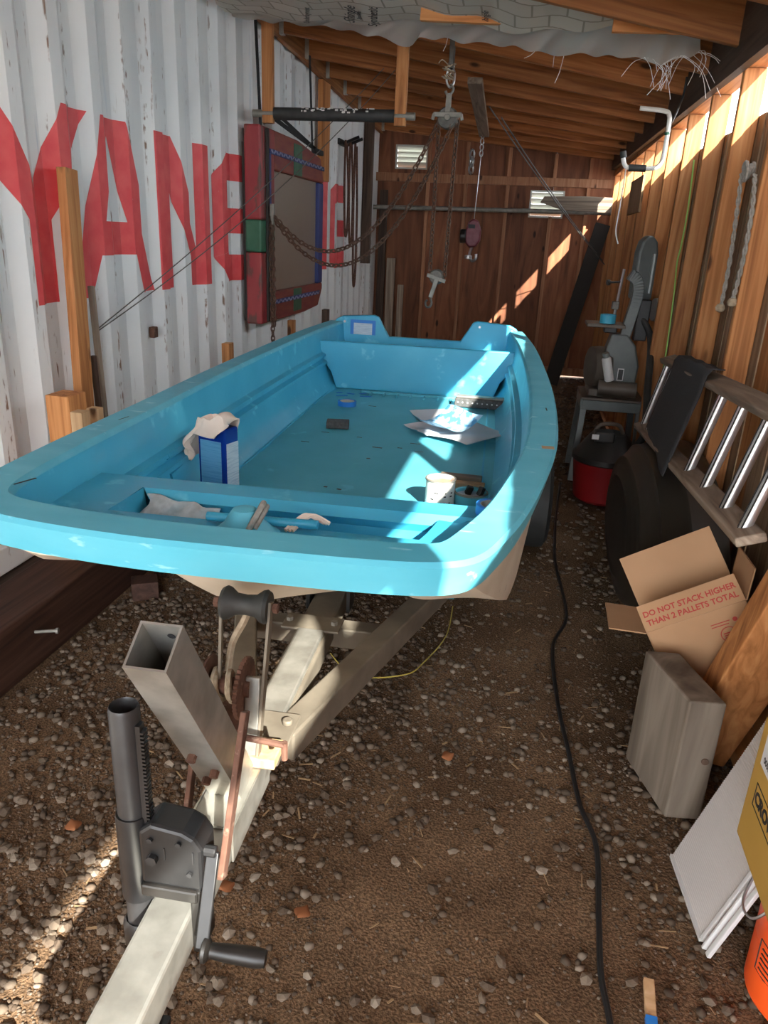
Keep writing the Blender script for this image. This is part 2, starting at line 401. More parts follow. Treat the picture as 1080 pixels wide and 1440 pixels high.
# gravel: eight pebble shapes, thousands of small ones in one mesh, the 300 largest one by one
def pebbles(k):
    out = []
    for i in range(k):
        bm = bmesh.new(); bmesh.ops.create_icosphere(bm, subdivisions=1, radius=1)
        vs = np.array([v.co[:] for v in bm.verts]); fs = np.array([[v.index for v in f.verts] for f in bm.faces]); bm.free()
        vs = vs*(1+rng.uniform(-.22, .22, (len(vs), 1))); vs[:, 1] *= rng.uniform(.65, .95); vs[:, 2] *= rng.uniform(.45, .7)
        out.append((vs, fs))
    return out
PEB = pebbles(8)
def dens(x, y):
    d = .55+.45*math.sin(2.1*x+1.3*y)*math.sin(1.3*x-2.2*y+1)
    if x < -.62: d += .35
    if -.3 < x < .35: d -= .2
    return max(.12, d)
singles = []; V = []; FF = []; nb = 0
def scatter(n, xr, yr, r0, r1):
    global nb
    k = 0
    while k < n:
        x = rng.uniform(*xr); y = rng.uniform(*yr)
        if rng.uniform() > dens(x, y): continue
        if x < -1.58 and y < 8: continue
        if x > .86: continue
        r = r0+(r1-r0)*rng.uniform()**2.6; k += 1
        a = rng.uniform(0, 6.28); singles.append((r/(y+.9), x, y, r, a, int(rng.integers(8))))
scatter(12500, (-1.6, .86), (.75, 3.6), .004, .0185)
scatter(7000, (-1.6, .86), (3.6, 9.3), .010, .024)
scatter(1500, (-1.6, .86), (-2.5, .75), .010, .024)
scatter(16000, (-1.2, .86), (.9, 3.4), .002, .006)
seen = sorted([s for s in singles if s[2] > 1.0], reverse=True)[:300]; big = set(id(s) for s in seen)
for s_ in singles:
    if id(s_) in big: continue
    _, x, y, r, a, q = s_
    vs, fs = PEB[q]; ca, sa = math.cos(a), math.sin(a)
    w = np.empty_like(vs); w[:, 0] = x+r*(vs[:, 0]*ca-vs[:, 1]*sa); w[:, 1] = y+r*(vs[:, 0]*sa+vs[:, 1]*ca); w[:, 2] = gz(x, y)+r*.25+r*vs[:, 2]
    V.append(w); FF.append(fs+nb); nb += len(vs)
V = np.concatenate(V); FF = np.concatenate(FF)
me = bpy.data.meshes.new('gravel'); me.vertices.add(len(V)); me.vertices.foreach_set('co', V.ravel().astype(np.float32))
me.loops.add(FF.size); me.loops.foreach_set('vertex_index', FF.ravel().astype(np.int32))
me.polygons.add(len(FF)); me.polygons.foreach_set('loop_start', np.arange(0, FF.size, 3, dtype=np.int32))
me.update(calc_edges=True); me.validate(); me.materials.append(MAT['stone'])
gr = bpy.data.objects.new('gravel', me); C.objects.link(gr); gr.parent = floor; gr['kind'] = 'stuff'
PM = []
for q, (vs, fs) in enumerate(PEB):
    pm = bpy.data.meshes.new('stone'); pm.from_pydata(vs.tolist(), [], fs.tolist()); pm.materials.append(MAT['stone_single']); PM.append(pm)
for _, x, y, r, a, q in seen:
    o = bpy.data.objects.new('stone', PM[q]); C.objects.link(o); o.parent = floor
    o.location = (x, y, gz(x, y)+r*.25); o.rotation_euler = (0, 0, a); o.scale = (r, r, r)
b = MB()
for i in range(220):
    x = random.uniform(-1.1, .8); y = random.uniform(1.0, 3.6); a = random.uniform(0, 6.3); l = random.uniform(.006, .022)
    R = Matrix.Rotation(a, 3, 'Z') @ Matrix.Rotation(random.uniform(-.3, .3), 3, 'X')
    b.box((x, y, gz(x, y)+.006), (l*2, random.uniform(.002, .006), .0015), R)
tag(b.build('wood_chips', 'chip', floor), kind='stuff')

# container side: real corrugations
PER, DEP = .278, .036
PH0 = 2.74                      # middle of one outward rib
def prof(y):
    t = ((y-PH0)/PER + .5) % 1.0 - .5; t = abs(t)*PER
    if t < .037: return XL
    if t < .104: return XL - DEP*(t-.037)/.067
    return XL-DEP
def knots(y0, y1):
    ks = [y0, y1]; k = int((y0-PH0)/PER)-2
    while PH0+k*PER < y1+PER:
        for d in (-.104, -.037, .037, .104):
            yy = PH0+k*PER+d
            if y0 < yy < y1: ks.append(yy)
        k += 1
    return sorted(ks)
ZC0, ZC1 = .30, 2.92
ks = knots(Y0-.6, Y1)
b = MB(); vs = []
for y in ks: vs += [(prof(y), y, ZC0), (prof(y), y, ZC1)]
b.add(vs, [(2*i, 2*i+2, 2*i+3, 2*i+1) for i in range(len(ks)-1)])
wall_left = tag(b.build('wall_left', 'container_white'), 'white corrugated steel side of a shipping container with red lettering', 'wall', kind='structure')
b = MB().bx((XL-2.4, Y0-.6, .2), (XL-.05, Y1, ZC1)); b.build('container_body', 'container_white', wall_left)
b = MB().bx((XL-.07, Y0-.6, .20), (XL+.012, Y1, ZC0+.005)); b.build('bottom_rail', 'container_white', wall_left, bevel=.006)
b = MB().bx((XL-.07, Y0-.6, ZC1-.06), (XL+.004, Y1, ZC1+.02)); b.build('top_rail', 'container_white', wall_left, bevel=.006)
# letters painted on the ribs: flat shapes cut along every bend
def clip(poly, y0, y1):
    def half(p, f, s):
        out = []
        for i in range(len(p)):
            a, c = p[i-1], p[i]; ia = s*(a[0]-f) >= 0; ic = s*(c[0]-f) >= 0
            if ia != ic:
                t = (f-a[0])/(c[0]-a[0]); out.append((f, a[1]+t*(c[1]-a[1])))
            if ic: out.append(c)
        return out
    p = half(poly, y0, 1)
    return half(p, y1, -1) if p else []
ZT, ZB = 1.935, 1.18
def G_at(o):
    return [[(o, 1.33), (o+.16, 1.36), (o+.16, 1.76), (o, 1.79)], [(o, 1.79), (o+.16, 1.76), (o+.22, 1.78), (o+.22, ZT), (o+.16, ZT)],
            [(o+.22, 1.78), (o+.66, 1.78), (o+.66, 1.90), (o+.62, ZT), (o+.22, ZT)], [(o, 1.33), (o+.16, 1.18), (o+.22, 1.18), (o+.22, 1.34), (o+.16, 1.36)],
            [(o+.22, 1.18), (o+.62, 1.18), (o+.66, 1.22), (o+.66, 1.34), (o+.22, 1.34)], [(o+.54, 1.34), (o+.66, 1.34), (o+.66, 1.62), (o+.54, 1.62)],
            [(o+.22, 1.47), (o+.54, 1.47), (o+.54, 1.62), (o+.22, 1.62)]]
def N_at(o, w):
    return [[(o, ZB), (o+.20, ZB), (o+.20, ZT), (o, ZT)], [(o+w-.165, ZB), (o+w, ZB), (o+w, ZT), (o+w-.165, ZT)],
            [(o+.06, ZT), (o+.23, ZT), (o+w-.06, ZB), (o+w-.23, ZB)]]
LET = [('Y', [[(2.40, ZT), (2.63, ZT), (2.83, 1.60), (2.925, 1.50), (2.74, 1.50)], [(3.02, ZT), (3.23, ZT), (2.925, 1.50), (2.74, 1.50), (2.80, 1.58)], [(2.74, ZB), (2.925, ZB), (2.925, 1.53), (2.74, 1.53)]]),
       ('A', [[(3.07, ZB), (3.19, ZB), (3.43, ZT), (3.31, ZT)], [(3.385, ZT), (3.53, ZT), (3.765, ZB), (3.60, ZB)], [(3.21, 1.36), (3.63, 1.36), (3.60, 1.505), (3.26, 1.505)]]),
       ('N', N_at(3.805, .67)), ('G', G_at(4.57)),
       ('M', [[(5.34, ZB), (5.49, ZB), (5.49, ZT), (5.34, ZT)], [(5.95, ZB), (6.10, ZB), (6.10, ZT), (5.95, ZT)], [(5.40, ZT), (5.58, ZT), (5.79, 1.4), (5.65, 1.4)], [(5.86, ZT), (6.04, ZT), (5.79, 1.4), (5.65, 1.4)]]),
       ('I', [[(6.20, ZB), (6.36, ZB), (6.36, ZT), (6.20, ZT)]]), ('N', N_at(6.47, .67)), ('G', G_at(7.26))]
for ch, polys in LET:
    b = MB()
    for q, poly in enumerate(polys):
        lo = min(p[0] for p in poly); hi = max(p[0] for p in poly); kk = knots(lo, hi)
        for a, c in zip(kk[:-1], kk[1:]):
            p = clip(poly, a, c)
            if len(p) < 3: continue
            b.add([(prof(min(max(y, a+1e-4), c-1e-4))+.0015+q*.0004, y, z) for y, z in p], [tuple(range(len(p)))])
    b.build('painted_letter', 'letter_red', wall_left)
# timbers the container rests on
b = MB().bx((-1.83, -2.0, -.01), (-1.595, 8.4, .215)); tag(root_mesh(b.build('ground_beam', 'beam_old', bevel=.008), (-1.7, 2, 0)), 'massive dark brown timber beam lying along the foot of the container', 'beam')
b = MB().bx((-2.05, -1.5, -.01), (-1.835, 6.0, .195)); tag(root_mesh(b.build('ground_plank', 'dark_wood_y', bevel=.006), (-1.9, 2, 0)), 'weathered plank between the dark ground beam and the container', 'plank')
b = MB(); p = Vector((-1.595, 2.07, .13)); b.cyl(p, p+Vector((.07, .02, .004)), .006, n=8); b.cyl(p+Vector((.07, .02, .004)), p+Vector((.078, .022, .004)), .011, n=8)
tag(root_mesh(b.build('bolt', 'alu_dull'), p), 'steel bolt sticking out of the dark ground beam', 'bolt')

# back wall
wall_back = MB()
for z0, z1 in ((0, .09), (2.10, 2.19)): wall_back.bx((XL-.03, Y1-.05, z0), (XS+.05, Y1, z1))
wall_back = tag(wall_back.build('wall_back', 'pale_stud', bevel=.003), 'reddish plywood end wall of the shed with bare studs', 'wall', kind='structure')
xs = [-1.94, -1.30, -.86, -.38, .13, .52, .92]
V1 = (-1.68, -1.34, 2.255, 2.47); V2 = (-.10, .245, 1.79, 2.04)   # the two vents
YP0, YP1 = Y1+.0, Y1+.015
def holed(x0, x1, z0, z1, h):
    b = MB()
    if h and h[0] < x1 and h[1] > x0 and h[2] < z1 and h[3] > z0:
        a0, a1 = max(x0, h[0]), min(x1, h[1])
        if a0 > x0: b.bx((x0, YP0, z0), (a0, YP1, z1))
        if a1 < x1: b.bx((a1, YP0, z0), (x1, YP1, z1))
        b.bx((a0, YP0, z0), (a1, YP1, h[2])); b.bx((a0, YP0, h[3]), (a1, YP1, z1))
    else: b.bx((x0, YP0, z0), (x1, YP1, z1))
    return b
for i in range(6):
    holed(xs[i]+.0002, xs[i+1]-.0002, 0, 2.14, V2).build('panel', 'ply_red', wall_back)
    holed(xs[i]+.0002, xs[i+1]-.0002, 2.1402, 2.95, V1).build('panel', 'ply_red', wall_back)
for x in xs[1:-1]:
    if x != .13: MB().bx((x-.019, Y1-.045, .09), (x+.019, Y1, 2.10)).build('stud', 'pale_stud', wall_back, bevel=.002)
    MB().bx((x-.019, Y1-.045, 2.19), (x+.019, Y1, zr(x, Y1)-.002)).build('stud', 'pale_stud', wall_back, bevel=.002)
MB().bx((.111, Y1-.045, .09), (.149, Y1, 1.78)).build('stud', 'pale_stud', wall_back, bevel=.002)
for (x0, x1, z0, z1), lab in ((V1, 'pale louvered vent high under the roof in the end wall'), (V2, 'pale louvered vent behind the long pipe in the end wall')):
    t = thing('louver_vent', lab, 'vent', ((x0+x1)/2, Y1, z0), world=True, group='wall vents')
    b = MB(); f = .02
    b.bx((x0-f, Y1-.012, z0-f), (x1+f, Y1-.001, z0)); b.bx((x0-f, Y1-.012, z1), (x1+f, Y1-.001, z1+f)); b.bx((x0-f, Y1-.012, z0), (x0, Y1-.001, z1)); b.bx((x1, Y1-.012, z0), (x1+f, Y1-.001, z1))
    b.build('frame', 'louver', t)
    n = 4
    for k in range(n):
        z = z0+(k+.5)*(z1-z0)/n
        MB().box(((x0+x1)/2, Y1+.02, z), (x1-x0, .075, .003), Matrix.Rotation(-.85, 3, 'X')).build('slat', 'louver', t)

# right wall: studs, weathered siding, a strip of clear panes under the plate
ZG0, ZG1 = 2.045, 2.225
b = MB(); b.bx((XR, Y0, ZG1), (XS, Y1, ZG1+.04)); b.bx((XR, Y0, ZG1+.042), (XS, Y1, ZG1+.082)); b.bx((XR, Y0, -.01), (XS, Y1, .04))
wall_right = tag(b.build('wall_right', 'fir_y', bevel=.003), 'stud wall of orange fir with grey siding and clear strip on top', 'wall', kind='structure')
sy = []; y = 9.3-.02
while y > 2.8: sy.append(y); y -= .61
sy += [.93, -.6, Y0+.03]
msh = None
for y in sy:
    if msh is None:
        o = MB().bx((-.045, -.019, 0), (.045, .019, ZG1-.045)).build('stud', 'stud', wall_right, bevel=.003); msh = o.data
    else:
        o = bpy.data.objects.new('stud', msh); C.objects.link(o); o.parent = wall_right
        mo = o.modifiers.new('bevel', 'BEVEL'); mo.width = .003; mo.segments = 1
    o.location = (XR+.045, y, .042)
y = Y0; k = 0; ds = []
while y < Y1-.01:
    w = min(random.choice((.13, .14, .145, .19)), Y1-y)
    o = MB().bx((0, 0, 0), (.018, w-.004, ZG0)).build('siding_board', random.choice(('siding', 'siding', 'siding', 'stud')), wall_right)
    o.location = (XS+.002+(.004 if k % 2 else 0), y, 0); y += w; k += 1
ss = sorted(sy); ss = ss+[Y1]
for a, c in zip(ss[:-1], ss[1:]):
    MB().bx((XS+.004, a, ZG0), (XS+.007, c, ZG1+.03)).build('pane', 'pane', wall_right)

# roof: deck, rafters with hangers, ledger on the container
xa, xb = XL-.25, XS+.02; b = MB(); vs = []; ys = [Y0-.2, 3.0, 5.0, 7.0, Y1+.2]
for y in ys:
    for x in (xa, xb): vs += [(x, y, zr(x, y)+.186), (x, y, zr(x, y)+.215)]
for i in range(len(ys)-1):
    k = 4*i; b.add(vs, [(k, k+4, k+6, k+2), (k+1, k+3, k+7, k+5), (k, k+1, k+5, k+4), (k+2, k+6, k+7, k+3)])
b.add(vs, [(0, 2, 3, 1), (16, 17, 19, 18)])
ceiling = tag(b.build('ceiling', 'deck'), 'sloping board roof on fir rafters above the boat', 'roof', kind='structure')
RY = []; y = 9.3
while y > Y0: RY.append(y); y -= .61
ang = math.atan(.147); msh = None; hm = None
for y in RY:
    if msh is None:
        o = MB().box((0, 0, .092), (2.66, .038, .184)).build('rafter', 'rafter', ceiling, bevel=.003); msh = o.data
        h_ = MB().box((0, 0, .06), (.03, .05, .13)).build('joist_hanger', 'galv', ceiling); hm = h_.data; C.objects.unlink(h_); bpy.data.objects.remove(h_)
    else:
        o = bpy.data.objects.new('rafter', msh); C.objects.link(o); o.parent = ceiling
        mo = o.modifiers.new('bevel', 'BEVEL'); mo.width = .003; mo.segments = 1
    xm = (XL+.04+XR-.03)/2; o.location = (xm, y, zr(xm, y)); o.rotation_euler = (0, math.atan((zr(XL, y)-zr(XR, y))/(XR-XL)), 0)
    for x in (XL+.06, XR-.02):
        h_ = bpy.data.objects.new('joist_hanger', hm); C.objects.link(h_); h_.parent = ceiling; h_.location = (x, y, zr(x, y)-.004)
for xq, h0, h1, mt in ((XL+.025, -.03, .16, 'fir_y'), (XR-.021, -.09, .18, 'dark_wood_y')):
    b = MB(); vs = []; ys = [Y0, 3.0, Y1]
    for y in ys:
        for dx in (-.019, .019):
            for h in (h0, h1): vs.append((xq+dx, y, zr(xq, y)+h))
    for i in range(2):
        k = 4*i; b.add(vs, [(k, k+2, k+6, k+4), (k+1, k+5, k+7, k+3), (k, k+4, k+5, k+1), (k+2, k+3, k+7, k+6)])
    b.add(vs, [(0, 1, 3, 2), (8, 10, 11, 9)]); b.build('ledger', mt, ceiling)

# ------------------------------------------------------------------ the skiff (local frame: x across, y towards the stern, bow at 0)
BO = Vector((-.5, 1.18, 0)); BROT = math.radians(2.4)
boat = thing('skiff', 'sky blue blunt-bowed fibreglass skiff resting on the galvanised trailer', 'boat', BO, BROT)
def bp_(u, v, z): return Matrix.Rotation(BROT, 3, 'Z') @ Vector((u, v, z)) + BO
side = [(0, -.012), (.2, -.008), (.36, .004), (.45, .03), (.505, .085), (.545, .18), (.585, .32), (.625, .53), (.665, .85), (.69, 1.2), (.707, 1.7), (.712, 2.2), (.706, 2.8), (.690, 3.3), (.662, 3.68), (.645, 3.86)]
sideL = [(0, -.002), (.16, .0), (.32, .014), (.45, .036), (.545, .066), (.61, .115), (.648, .20), (.665, .34), (.676, .60), (.682, .9), (.69, 1.2)] + side[10:]
side = [(0, -.002), (.2, .0), (.34, .010), (.425, .035), (.475, .085), (.512, .18), (.553, .32), (.598, .53), (.652, .85), (.685, 1.2)] + side[10:]
half = [Vector((p.x, p.y)) for p in cr([(x, y, 0) for x, y in side], 4)]
halfL = [Vector((p.x, p.y)) for p in cr([(x, y, 0) for x, y in sideL], 4)]
OUT = [Vector((-p.x, p.y)) for p in halfL[:0:-1]] + half       # left stern .. bow .. right stern
def offs(d):
    res = []; n = len(OUT)
    for i, p in enumerate(OUT):
        a = OUT[max(i-1, 0)]; c = OUT[min(i+1, n-1)]; t = (c-a).normalized(); nr = Vector((-t.y, t.x))   # inward
        if nr.dot(Vector((0, 1.6))-p) < 0: nr = -nr
        if i in (0, n-1): nr = Vector((1 if p.x < 0 else -1, 0))
        front = max(0, 1-p.y/.35)
        res.append(p + nr*d*(1+.12*front))
    return res
def sheer(v): return .95 + .004*math.cos(v*1.2)
def loft(rings, mat_, name, par, smooth=True):
    b = MB(); n = len(OUT); vs = []
    for d, z in rings:
        for p in offs(d): vs.append((p.x, p.y, max(z + sheer(p.y)-.95, ZD-.012 if p.y < .56 else ZD-.012-(p.y-.56)*3)))
    fs = [(k*n+i, k*n+i+1, (k+1)*n+i+1, (k+1)*n+i) for k in range(len(rings)-1) for i in range(n-1)]
    b.add(vs, fs, smooth); return b.build(name, mat_, par)
FZ = .60; ZD = .865
loft([(.08, .895), (.022, .878), (.014, .880), (0, .942), (.008, .951), (.086, .951), (.094, .943), (.096, .935)], 'boat_trim', 'gunwale', boat)
loft([(.096, .935), (.105, .835), (.112, .818), (.135, .808), (.137, .795), (.120, .785), (.120, .775), (.145, .765), (.148, .752), (.135, .742), (.145, .69), (.165, .645), (.205, .602), (.23, .598)], 'boat_blue', 'inner_side', boat)
# floor of the boat
b = MB(); n = 40
def wi(v, d=.2, H=None):
    H = H or half
    for p, q in zip(H[:-1], H[1:]):
        if p.y <= v <= q.y and q.y > p.y: return p.x+(q.x-p.x)*(v-p.y)/(q.y-p.y)-d
    return H[-1].x-d
def wL(v, d=.2): return wi(v, d, halfL)
def across(v, d, f): a_, c_ = -wL(v, d), wi(v, d); return a_+(c_-a_)*(f+1)/2
def ff(s, t):
    v = .60+2.76*s; return (across(v, .20, 2*t-1), v, FZ + .003*math.sin(v*9)*math.cos(t*5))
b.grid(ff, 40, 14); flr = b.build('boat_floor', 'boat_floor', boat)
b = MB()
for k in range(7): b.box((-.24+k*.08, 3.18, FZ+.008), (.012, .07, .014))
b.box((0, 3.24, FZ+.007), (.62, .02, .014)); b.build('floor_cleats', 'boat_floor', boat, bevel=.004)
b = MB(); b.box((.46, 2.1, FZ+.004), (.008, 2.0, .008)); b.box((-.5, 2.1, FZ+.004), (.008, 2.2, .008)); b.build('floor_seam', 'boat_blue', boat)
# outer hull: three keels, fading into the sides
b = MB()
def lerp(tab, v):
    for (a, x), (c, y) in zip(tab[:-1], tab[1:]):
        if a <= v <= c: return x+(y-x)*(v-a)/(c-a)
    return tab[-1][1] if v > tab[-1][0] else tab[0][1]
ZTn = [(.0, .89), (.14, .885), (.3, .775), (.5, .66), (.66, .585), (1.2, .55), (3.9, .54)]
ZKc = [(.0, .88), (.07, .86), (.14, .79), (.25, .71), (.6, .57), (1.2, .51), (3.9, .50)]
ZKs = [(.0, .885), (.09, .86), (.2, .79), (.5, .66), (1.0, .56), (1.6, .53), (3.9, .52)]
def hullz(sn, v):
    kc = math.exp(-(sn/.30)**2); k2 = math.exp(-((abs(sn)-.80)/.15)**2); zt = lerp(ZTn, v)
    return min(zt-(zt-lerp(ZKc, v))*kc, zt-(zt-lerp(ZKs, v))*k2)
NV, NU = 46, 44; vs = []
for i in range(NV+1):
    s = i/NV; v = .07+3.775*s**1.4
    vs.append((across(v, .035, -1), v, .893))
    for j in range(NU+1):
        sn = 2*j/NU-1; vs.append((across(v, .03, sn*.94), v, hullz(sn, v)))
    vs.append((across(v, .03, 1), v, .893))
k = NU+3
b.add(vs, [(i*k+j, (i+1)*k+j, (i+1)*k+j+1, i*k+j+1) for i in range(NV) for j in range(k-1)], True)
b.add([vs[j] for j in range(k)], [tuple(range(k))])
b.build('hull', 'hull_cream', boat)
# bow deck with a sunken well, and the thwart behind it
b = MB()
def strip(v0, v1, z0, z1, u0=-1, u1=1, m=18, d=.105):
    b.grid(lambda s, t: ((lambda v: (across(v, d, u0+(u1-u0)*t), v, z0+(z1-z0)*s))(v0+(v1-v0)*s)), 3, m, smooth=False)
W0, W1, VE = .345, .535, .62      # front and rear of the well, rear edge of the thwart
strip(.11, W0, ZD, ZD); strip(W1, VE, ZD-.006, ZD-.006)
wl, wr_ = -.41, .46
def quad(*p): b.add(p, [tuple(range(len(p)))])
for sgn, ue in ((-1, wl), (1, wr_)):
    b.grid(lambda s, t: ((lambda v: (ue+(across(v, .105, sgn)-ue)*t, v, ZD-.003))(W0+(W1-W0)*s)), 4, 2, smooth=False)
zb = .70; zf = .765; zt_ = ZD-.006; xl2, xr2 = wl+.02, wr_-.008
quad((wl, W0, ZD), (wr_, W0, ZD), (xr2, W0+.012, zf), (xl2, W0+.012, zf))
quad((wl, W1, zt_), (wr_, W1, zt_), (xr2, W1-.018, ZD-.03), (xl2, W1-.018, ZD-.03))
quad((xl2, W1-.018, ZD-.03), (xr2, W1-.018, ZD-.03), (xr2, W1+.0, ZD-.055), (xl2, W1+.0, ZD-.055))
quad((xl2, W1+.0, ZD-.055), (xr2, W1+.0, ZD-.055), (xr2, W1-.01, zb), (xl2, W1-.01, zb))
for xa_, xb_ in ((wl, xl2), (wr_, xr2)): quad((xa_, W0, ZD), (xa_, W1, zt_), (xb_, W1-.01, zb), (xb_, W0+.012, zf))
quad((xl2, W0+.012, zf), (xr2, W0+.012, zf), (xr2, W1-.01, zb), (xl2, W1-.01, zb))
wa, w = across(VE, .105, -1), across(VE, .105, 1); quad((wa, VE, zt_), (w, VE, zt_), (w, VE+.012, ZD-.03), (wa, VE+.012, ZD-.03)); quad((wa, VE+.012, ZD-.03), (w, VE+.012, ZD-.03), (w-.08, VE+.02, FZ), (wa+.08, VE+.02, FZ))
b.build('bow_deck', 'boat_blue', boat)
# bulkhead, transom with motor notch, side stringers
VB = 3.33; w = wi(VB, .085)
b = MB(); b.prism([(-w, .885), (w, .885), (w-.02, .78), (w-.085, .70), (w-.12, .60), (-w+.12, .60), (-w+.085, .70), (-w+.02, .78)], 0, .03, frame((0, VB+.03, 0), (1, 0, 0), (0, 0, 1)))
b.build('bulkhead', 'boat_blue', boat, bevel=.006)
b = MB(); w2 = wi(3.86, .02)
pr = [(-w2, .56), (w2, .56), (w2, .93), (w2-.03, .965), (w2-.07, .985), (.345, 1.0), (.315, .99), (.24, .865), (-.24, .865), (-.315, .99), (-.345, 1.0), (-w2+.07, .985), (-w2+.03, .965), (-w2, .93)]
b.prism(pr, 0, .05, frame((0, 3.90, 0), (1, 0, 0), (0, 0, 1))); b.build('transom', 'boat_blue', boat, bevel=.008)
b = MB(); w = wi(3.6, .09); b.add([(-w, VB+.03, .78), (w, VB+.03, .78), (w-.02, 3.86, .78), (-w+.02, 3.86, .78)], [(0, 1, 2, 3)]); b.build('stern_well', 'boat_blue', boat)
for sg in (-1, 1):
    b = MB()
    for v0, v1 in ((1.0, 3.1),):
        P = [Vector((sg*(wi(v, .118)), v, .73)) for v in np.linspace(v0, v1, 14)]; b.tube(P, .014, 6)
        P = [Vector((sg*(wi(v, .112)), v, .80)) for v in np.linspace(v0, v1, 14)]; b.tube(P, .012, 6)
    b.build('stringer', 'boat_blue', boat)
# bow horn with the short rod through it
b = MB(); hc = Vector((-.055, .285, ZD-.004))
b.lathe([(.085, 0), (.068, .010), (.046, .030), (.034, .05), (.026, .062), (0, .066)], hc, (0, 0, 1), 20)
b.build('bow_horn', 'boat_trim', boat)
b = MB(); b.cyl(hc+Vector((-.105, .045, .018)), hc+Vector((.155, .05, .020)), .011, n=12); b.build('horn_rod', 'boat_blue', boat, bevel=.002)
b = MB(); b.cyl((-.375, W1-.020, ZD-.03), (-.375, W1-.010, ZD-.034), .010, n=12); b.cyl((.475, .50, ZD-.004), (.475, .50, ZD-.001), .011, n=12); split(b, 'drain_hole', 'ink', boat)
b = MB(); b.box((.635, .915, .9525), (.035, .03, .002)); b.box((-.44, .085, .953), (.03, .012, .002)); split(b, 'wood_plug', 'light_wood_z', boat)
b = MB()
for u, z in ((.36, .965), (.57, .95), (-.54, .95)): b.cyl((u, 3.85, z), (u, 3.845, z), .008, n=10)
split(b, 'transom_bolt', 'steel', boat)
b = MB()   # masked square on the left of the transom
x0, x1, z0, z1 = -.50, -.33, .87, .965
for a in (((x0, z1-.02), (x1, z1)), ((x0, z0), (x0+.022, z1-.02)), ((x1-.022, z0), (x1, z1-.02))): b.bx((a[0][0], 3.846, a[0][1]), (a[1][0], 3.849, a[1][1]))
b.build('masking_tape', 'tape_blue', boat)
b = MB(); b.bx((x0+.022, 3.847, z0), (x1-.022, 3.849, z1-.02)); b.build('sanded_patch', 'label_pale', boat)
b = MB()   # scuffs of old tape on the floor
for u, v, a, l in ((-.40, 3.1, .3, .07), (-.36, 3.17, -.4, .05), (-.26, 3.12, .2, .07), (-.29, 3.2, .9, .05), (-.43, 3.18, .8, .04)): b.box((u, v, FZ+.004), (l, .02, .001), Matrix.Rotation(a, 3, 'Z'))
b.build('floor_tape', 'tape_blue', boat)
b = MB()
for k in range(16):
    u, v = random.uniform(-.42, .3), random.uniform(1.2, 2.9); b.box((u, v, FZ+.0035), (random.uniform(.01, .05), random.uniform(.004, .012), .001), Matrix.Rotation(random.uniform(-.3, .3), 3, 'Z'))
tag(b.build('floor_chips', 'rust', boat), kind='stuff')
b = MB()
for u, v, a, l in ((-.62, .86, 1.4, .05), (-.55, .25, 1.2, .06), (.66, 1.45, 1.6, .04)): b.box((u, v, .9525), (l, .004, .0015), Matrix.Rotation(a, 3, 'Z'))
split(b, 'paint_chip', 'ink', boat)

# ------------------------------------------------------------------ trailer (local frame along the tongue)
TO = Vector((-.421, 0, 0)); TROT = math.radians(2.1)
tr = thing('boat_trailer', 'galvanised boat trailer with black jack and rusty winch under the skiff', 'trailer', TO, TROT)
def lt(p):  # world -> trailer frame
    return Matrix.Rotation(-TROT, 3, 'Z') @ (Vector(p)-TO)
def tub(b, p0, p1, w, h, t=.004): b.bar(p0, p1, w, h)
b = MB(); b.bx((-.036, .25, .425), (.036, 1.72, .5)); b.build('tongue', 'galv', tr, bevel=.006)
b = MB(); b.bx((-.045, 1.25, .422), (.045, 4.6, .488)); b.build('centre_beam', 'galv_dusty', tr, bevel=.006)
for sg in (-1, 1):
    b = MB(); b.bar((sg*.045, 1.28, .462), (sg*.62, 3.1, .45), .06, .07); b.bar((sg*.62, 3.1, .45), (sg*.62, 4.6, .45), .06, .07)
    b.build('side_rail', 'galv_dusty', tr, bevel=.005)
b = MB(); b.bx((-.215, 1.80, .40), (.215, 1.86, .46)); b.build('cross_tube', 'galv_dusty', tr, bevel=.004)
b = MB(); b.bx((-.085, 1.72, .489), (.075, 1.80, .496)); pl = b.build('clamp_plate', 'galv_dusty', tr, bevel=.002)
b = MB()
for u in (-.07, .055): b.cyl((u, 1.76, .496), (u, 1.76, .506), .01, n=6)
split(b, 'bolt', 'alu_dull', pl)
b = MB(); b.bx((-.06, 1.90, .46), (-.05, 1.97, .56)); b.bx((.06, 1.90, .46), (.07, 1.97, .56)); split(b, 'roller_bracket', 'black_metal', tr)
for sg in (-1, 1):
    b = MB(); b.bx((sg*.45-.04, 2.3, .505), (sg*.45+.04, 4.7, .54)); b.build('bunk', 'dark_wood_y', tr, bevel=.004)
    b = MB()
    for y in (2.6, 4.3): b.bx((sg*.45-.02, y-.03, .40), (sg*.45+.02, y+.03, .505))
    b.bx((min(0, sg*.62), 4.28, .36), (max(0, sg*.62), 4.32, .399)); split(b, 'bunk_bracket', 'galv_dusty', tr)
    b = MB(); b.lathe([(.10, -.06), (.20, -.07), (.235, -.05), (.24, 0), (.235, .05), (.20, .07), (.10, .06)], (sg*.70, 3.75, .235), (1, 0, 0), 28)
    wh = b.build('tyre', 'black_rubber', tr); b = MB(); b.lathe([(0, .03), (.06, .045), (.11, .03), (.11, -.05), (0, -.05)], (sg*.70, 3.75, .235), (sg, 0, 0), 20); b.build('wheel_rim', 'white_paint', wh)
b = MB(); b.bx((-.64, 3.73, .215), (.64, 3.77, .255))
for sg in (-1, 1): b.bx((sg*.6-.025, 3.6, .25), (sg*.6+.025, 3.9, .416))
b.build('axle', 'galv_dusty', tr)
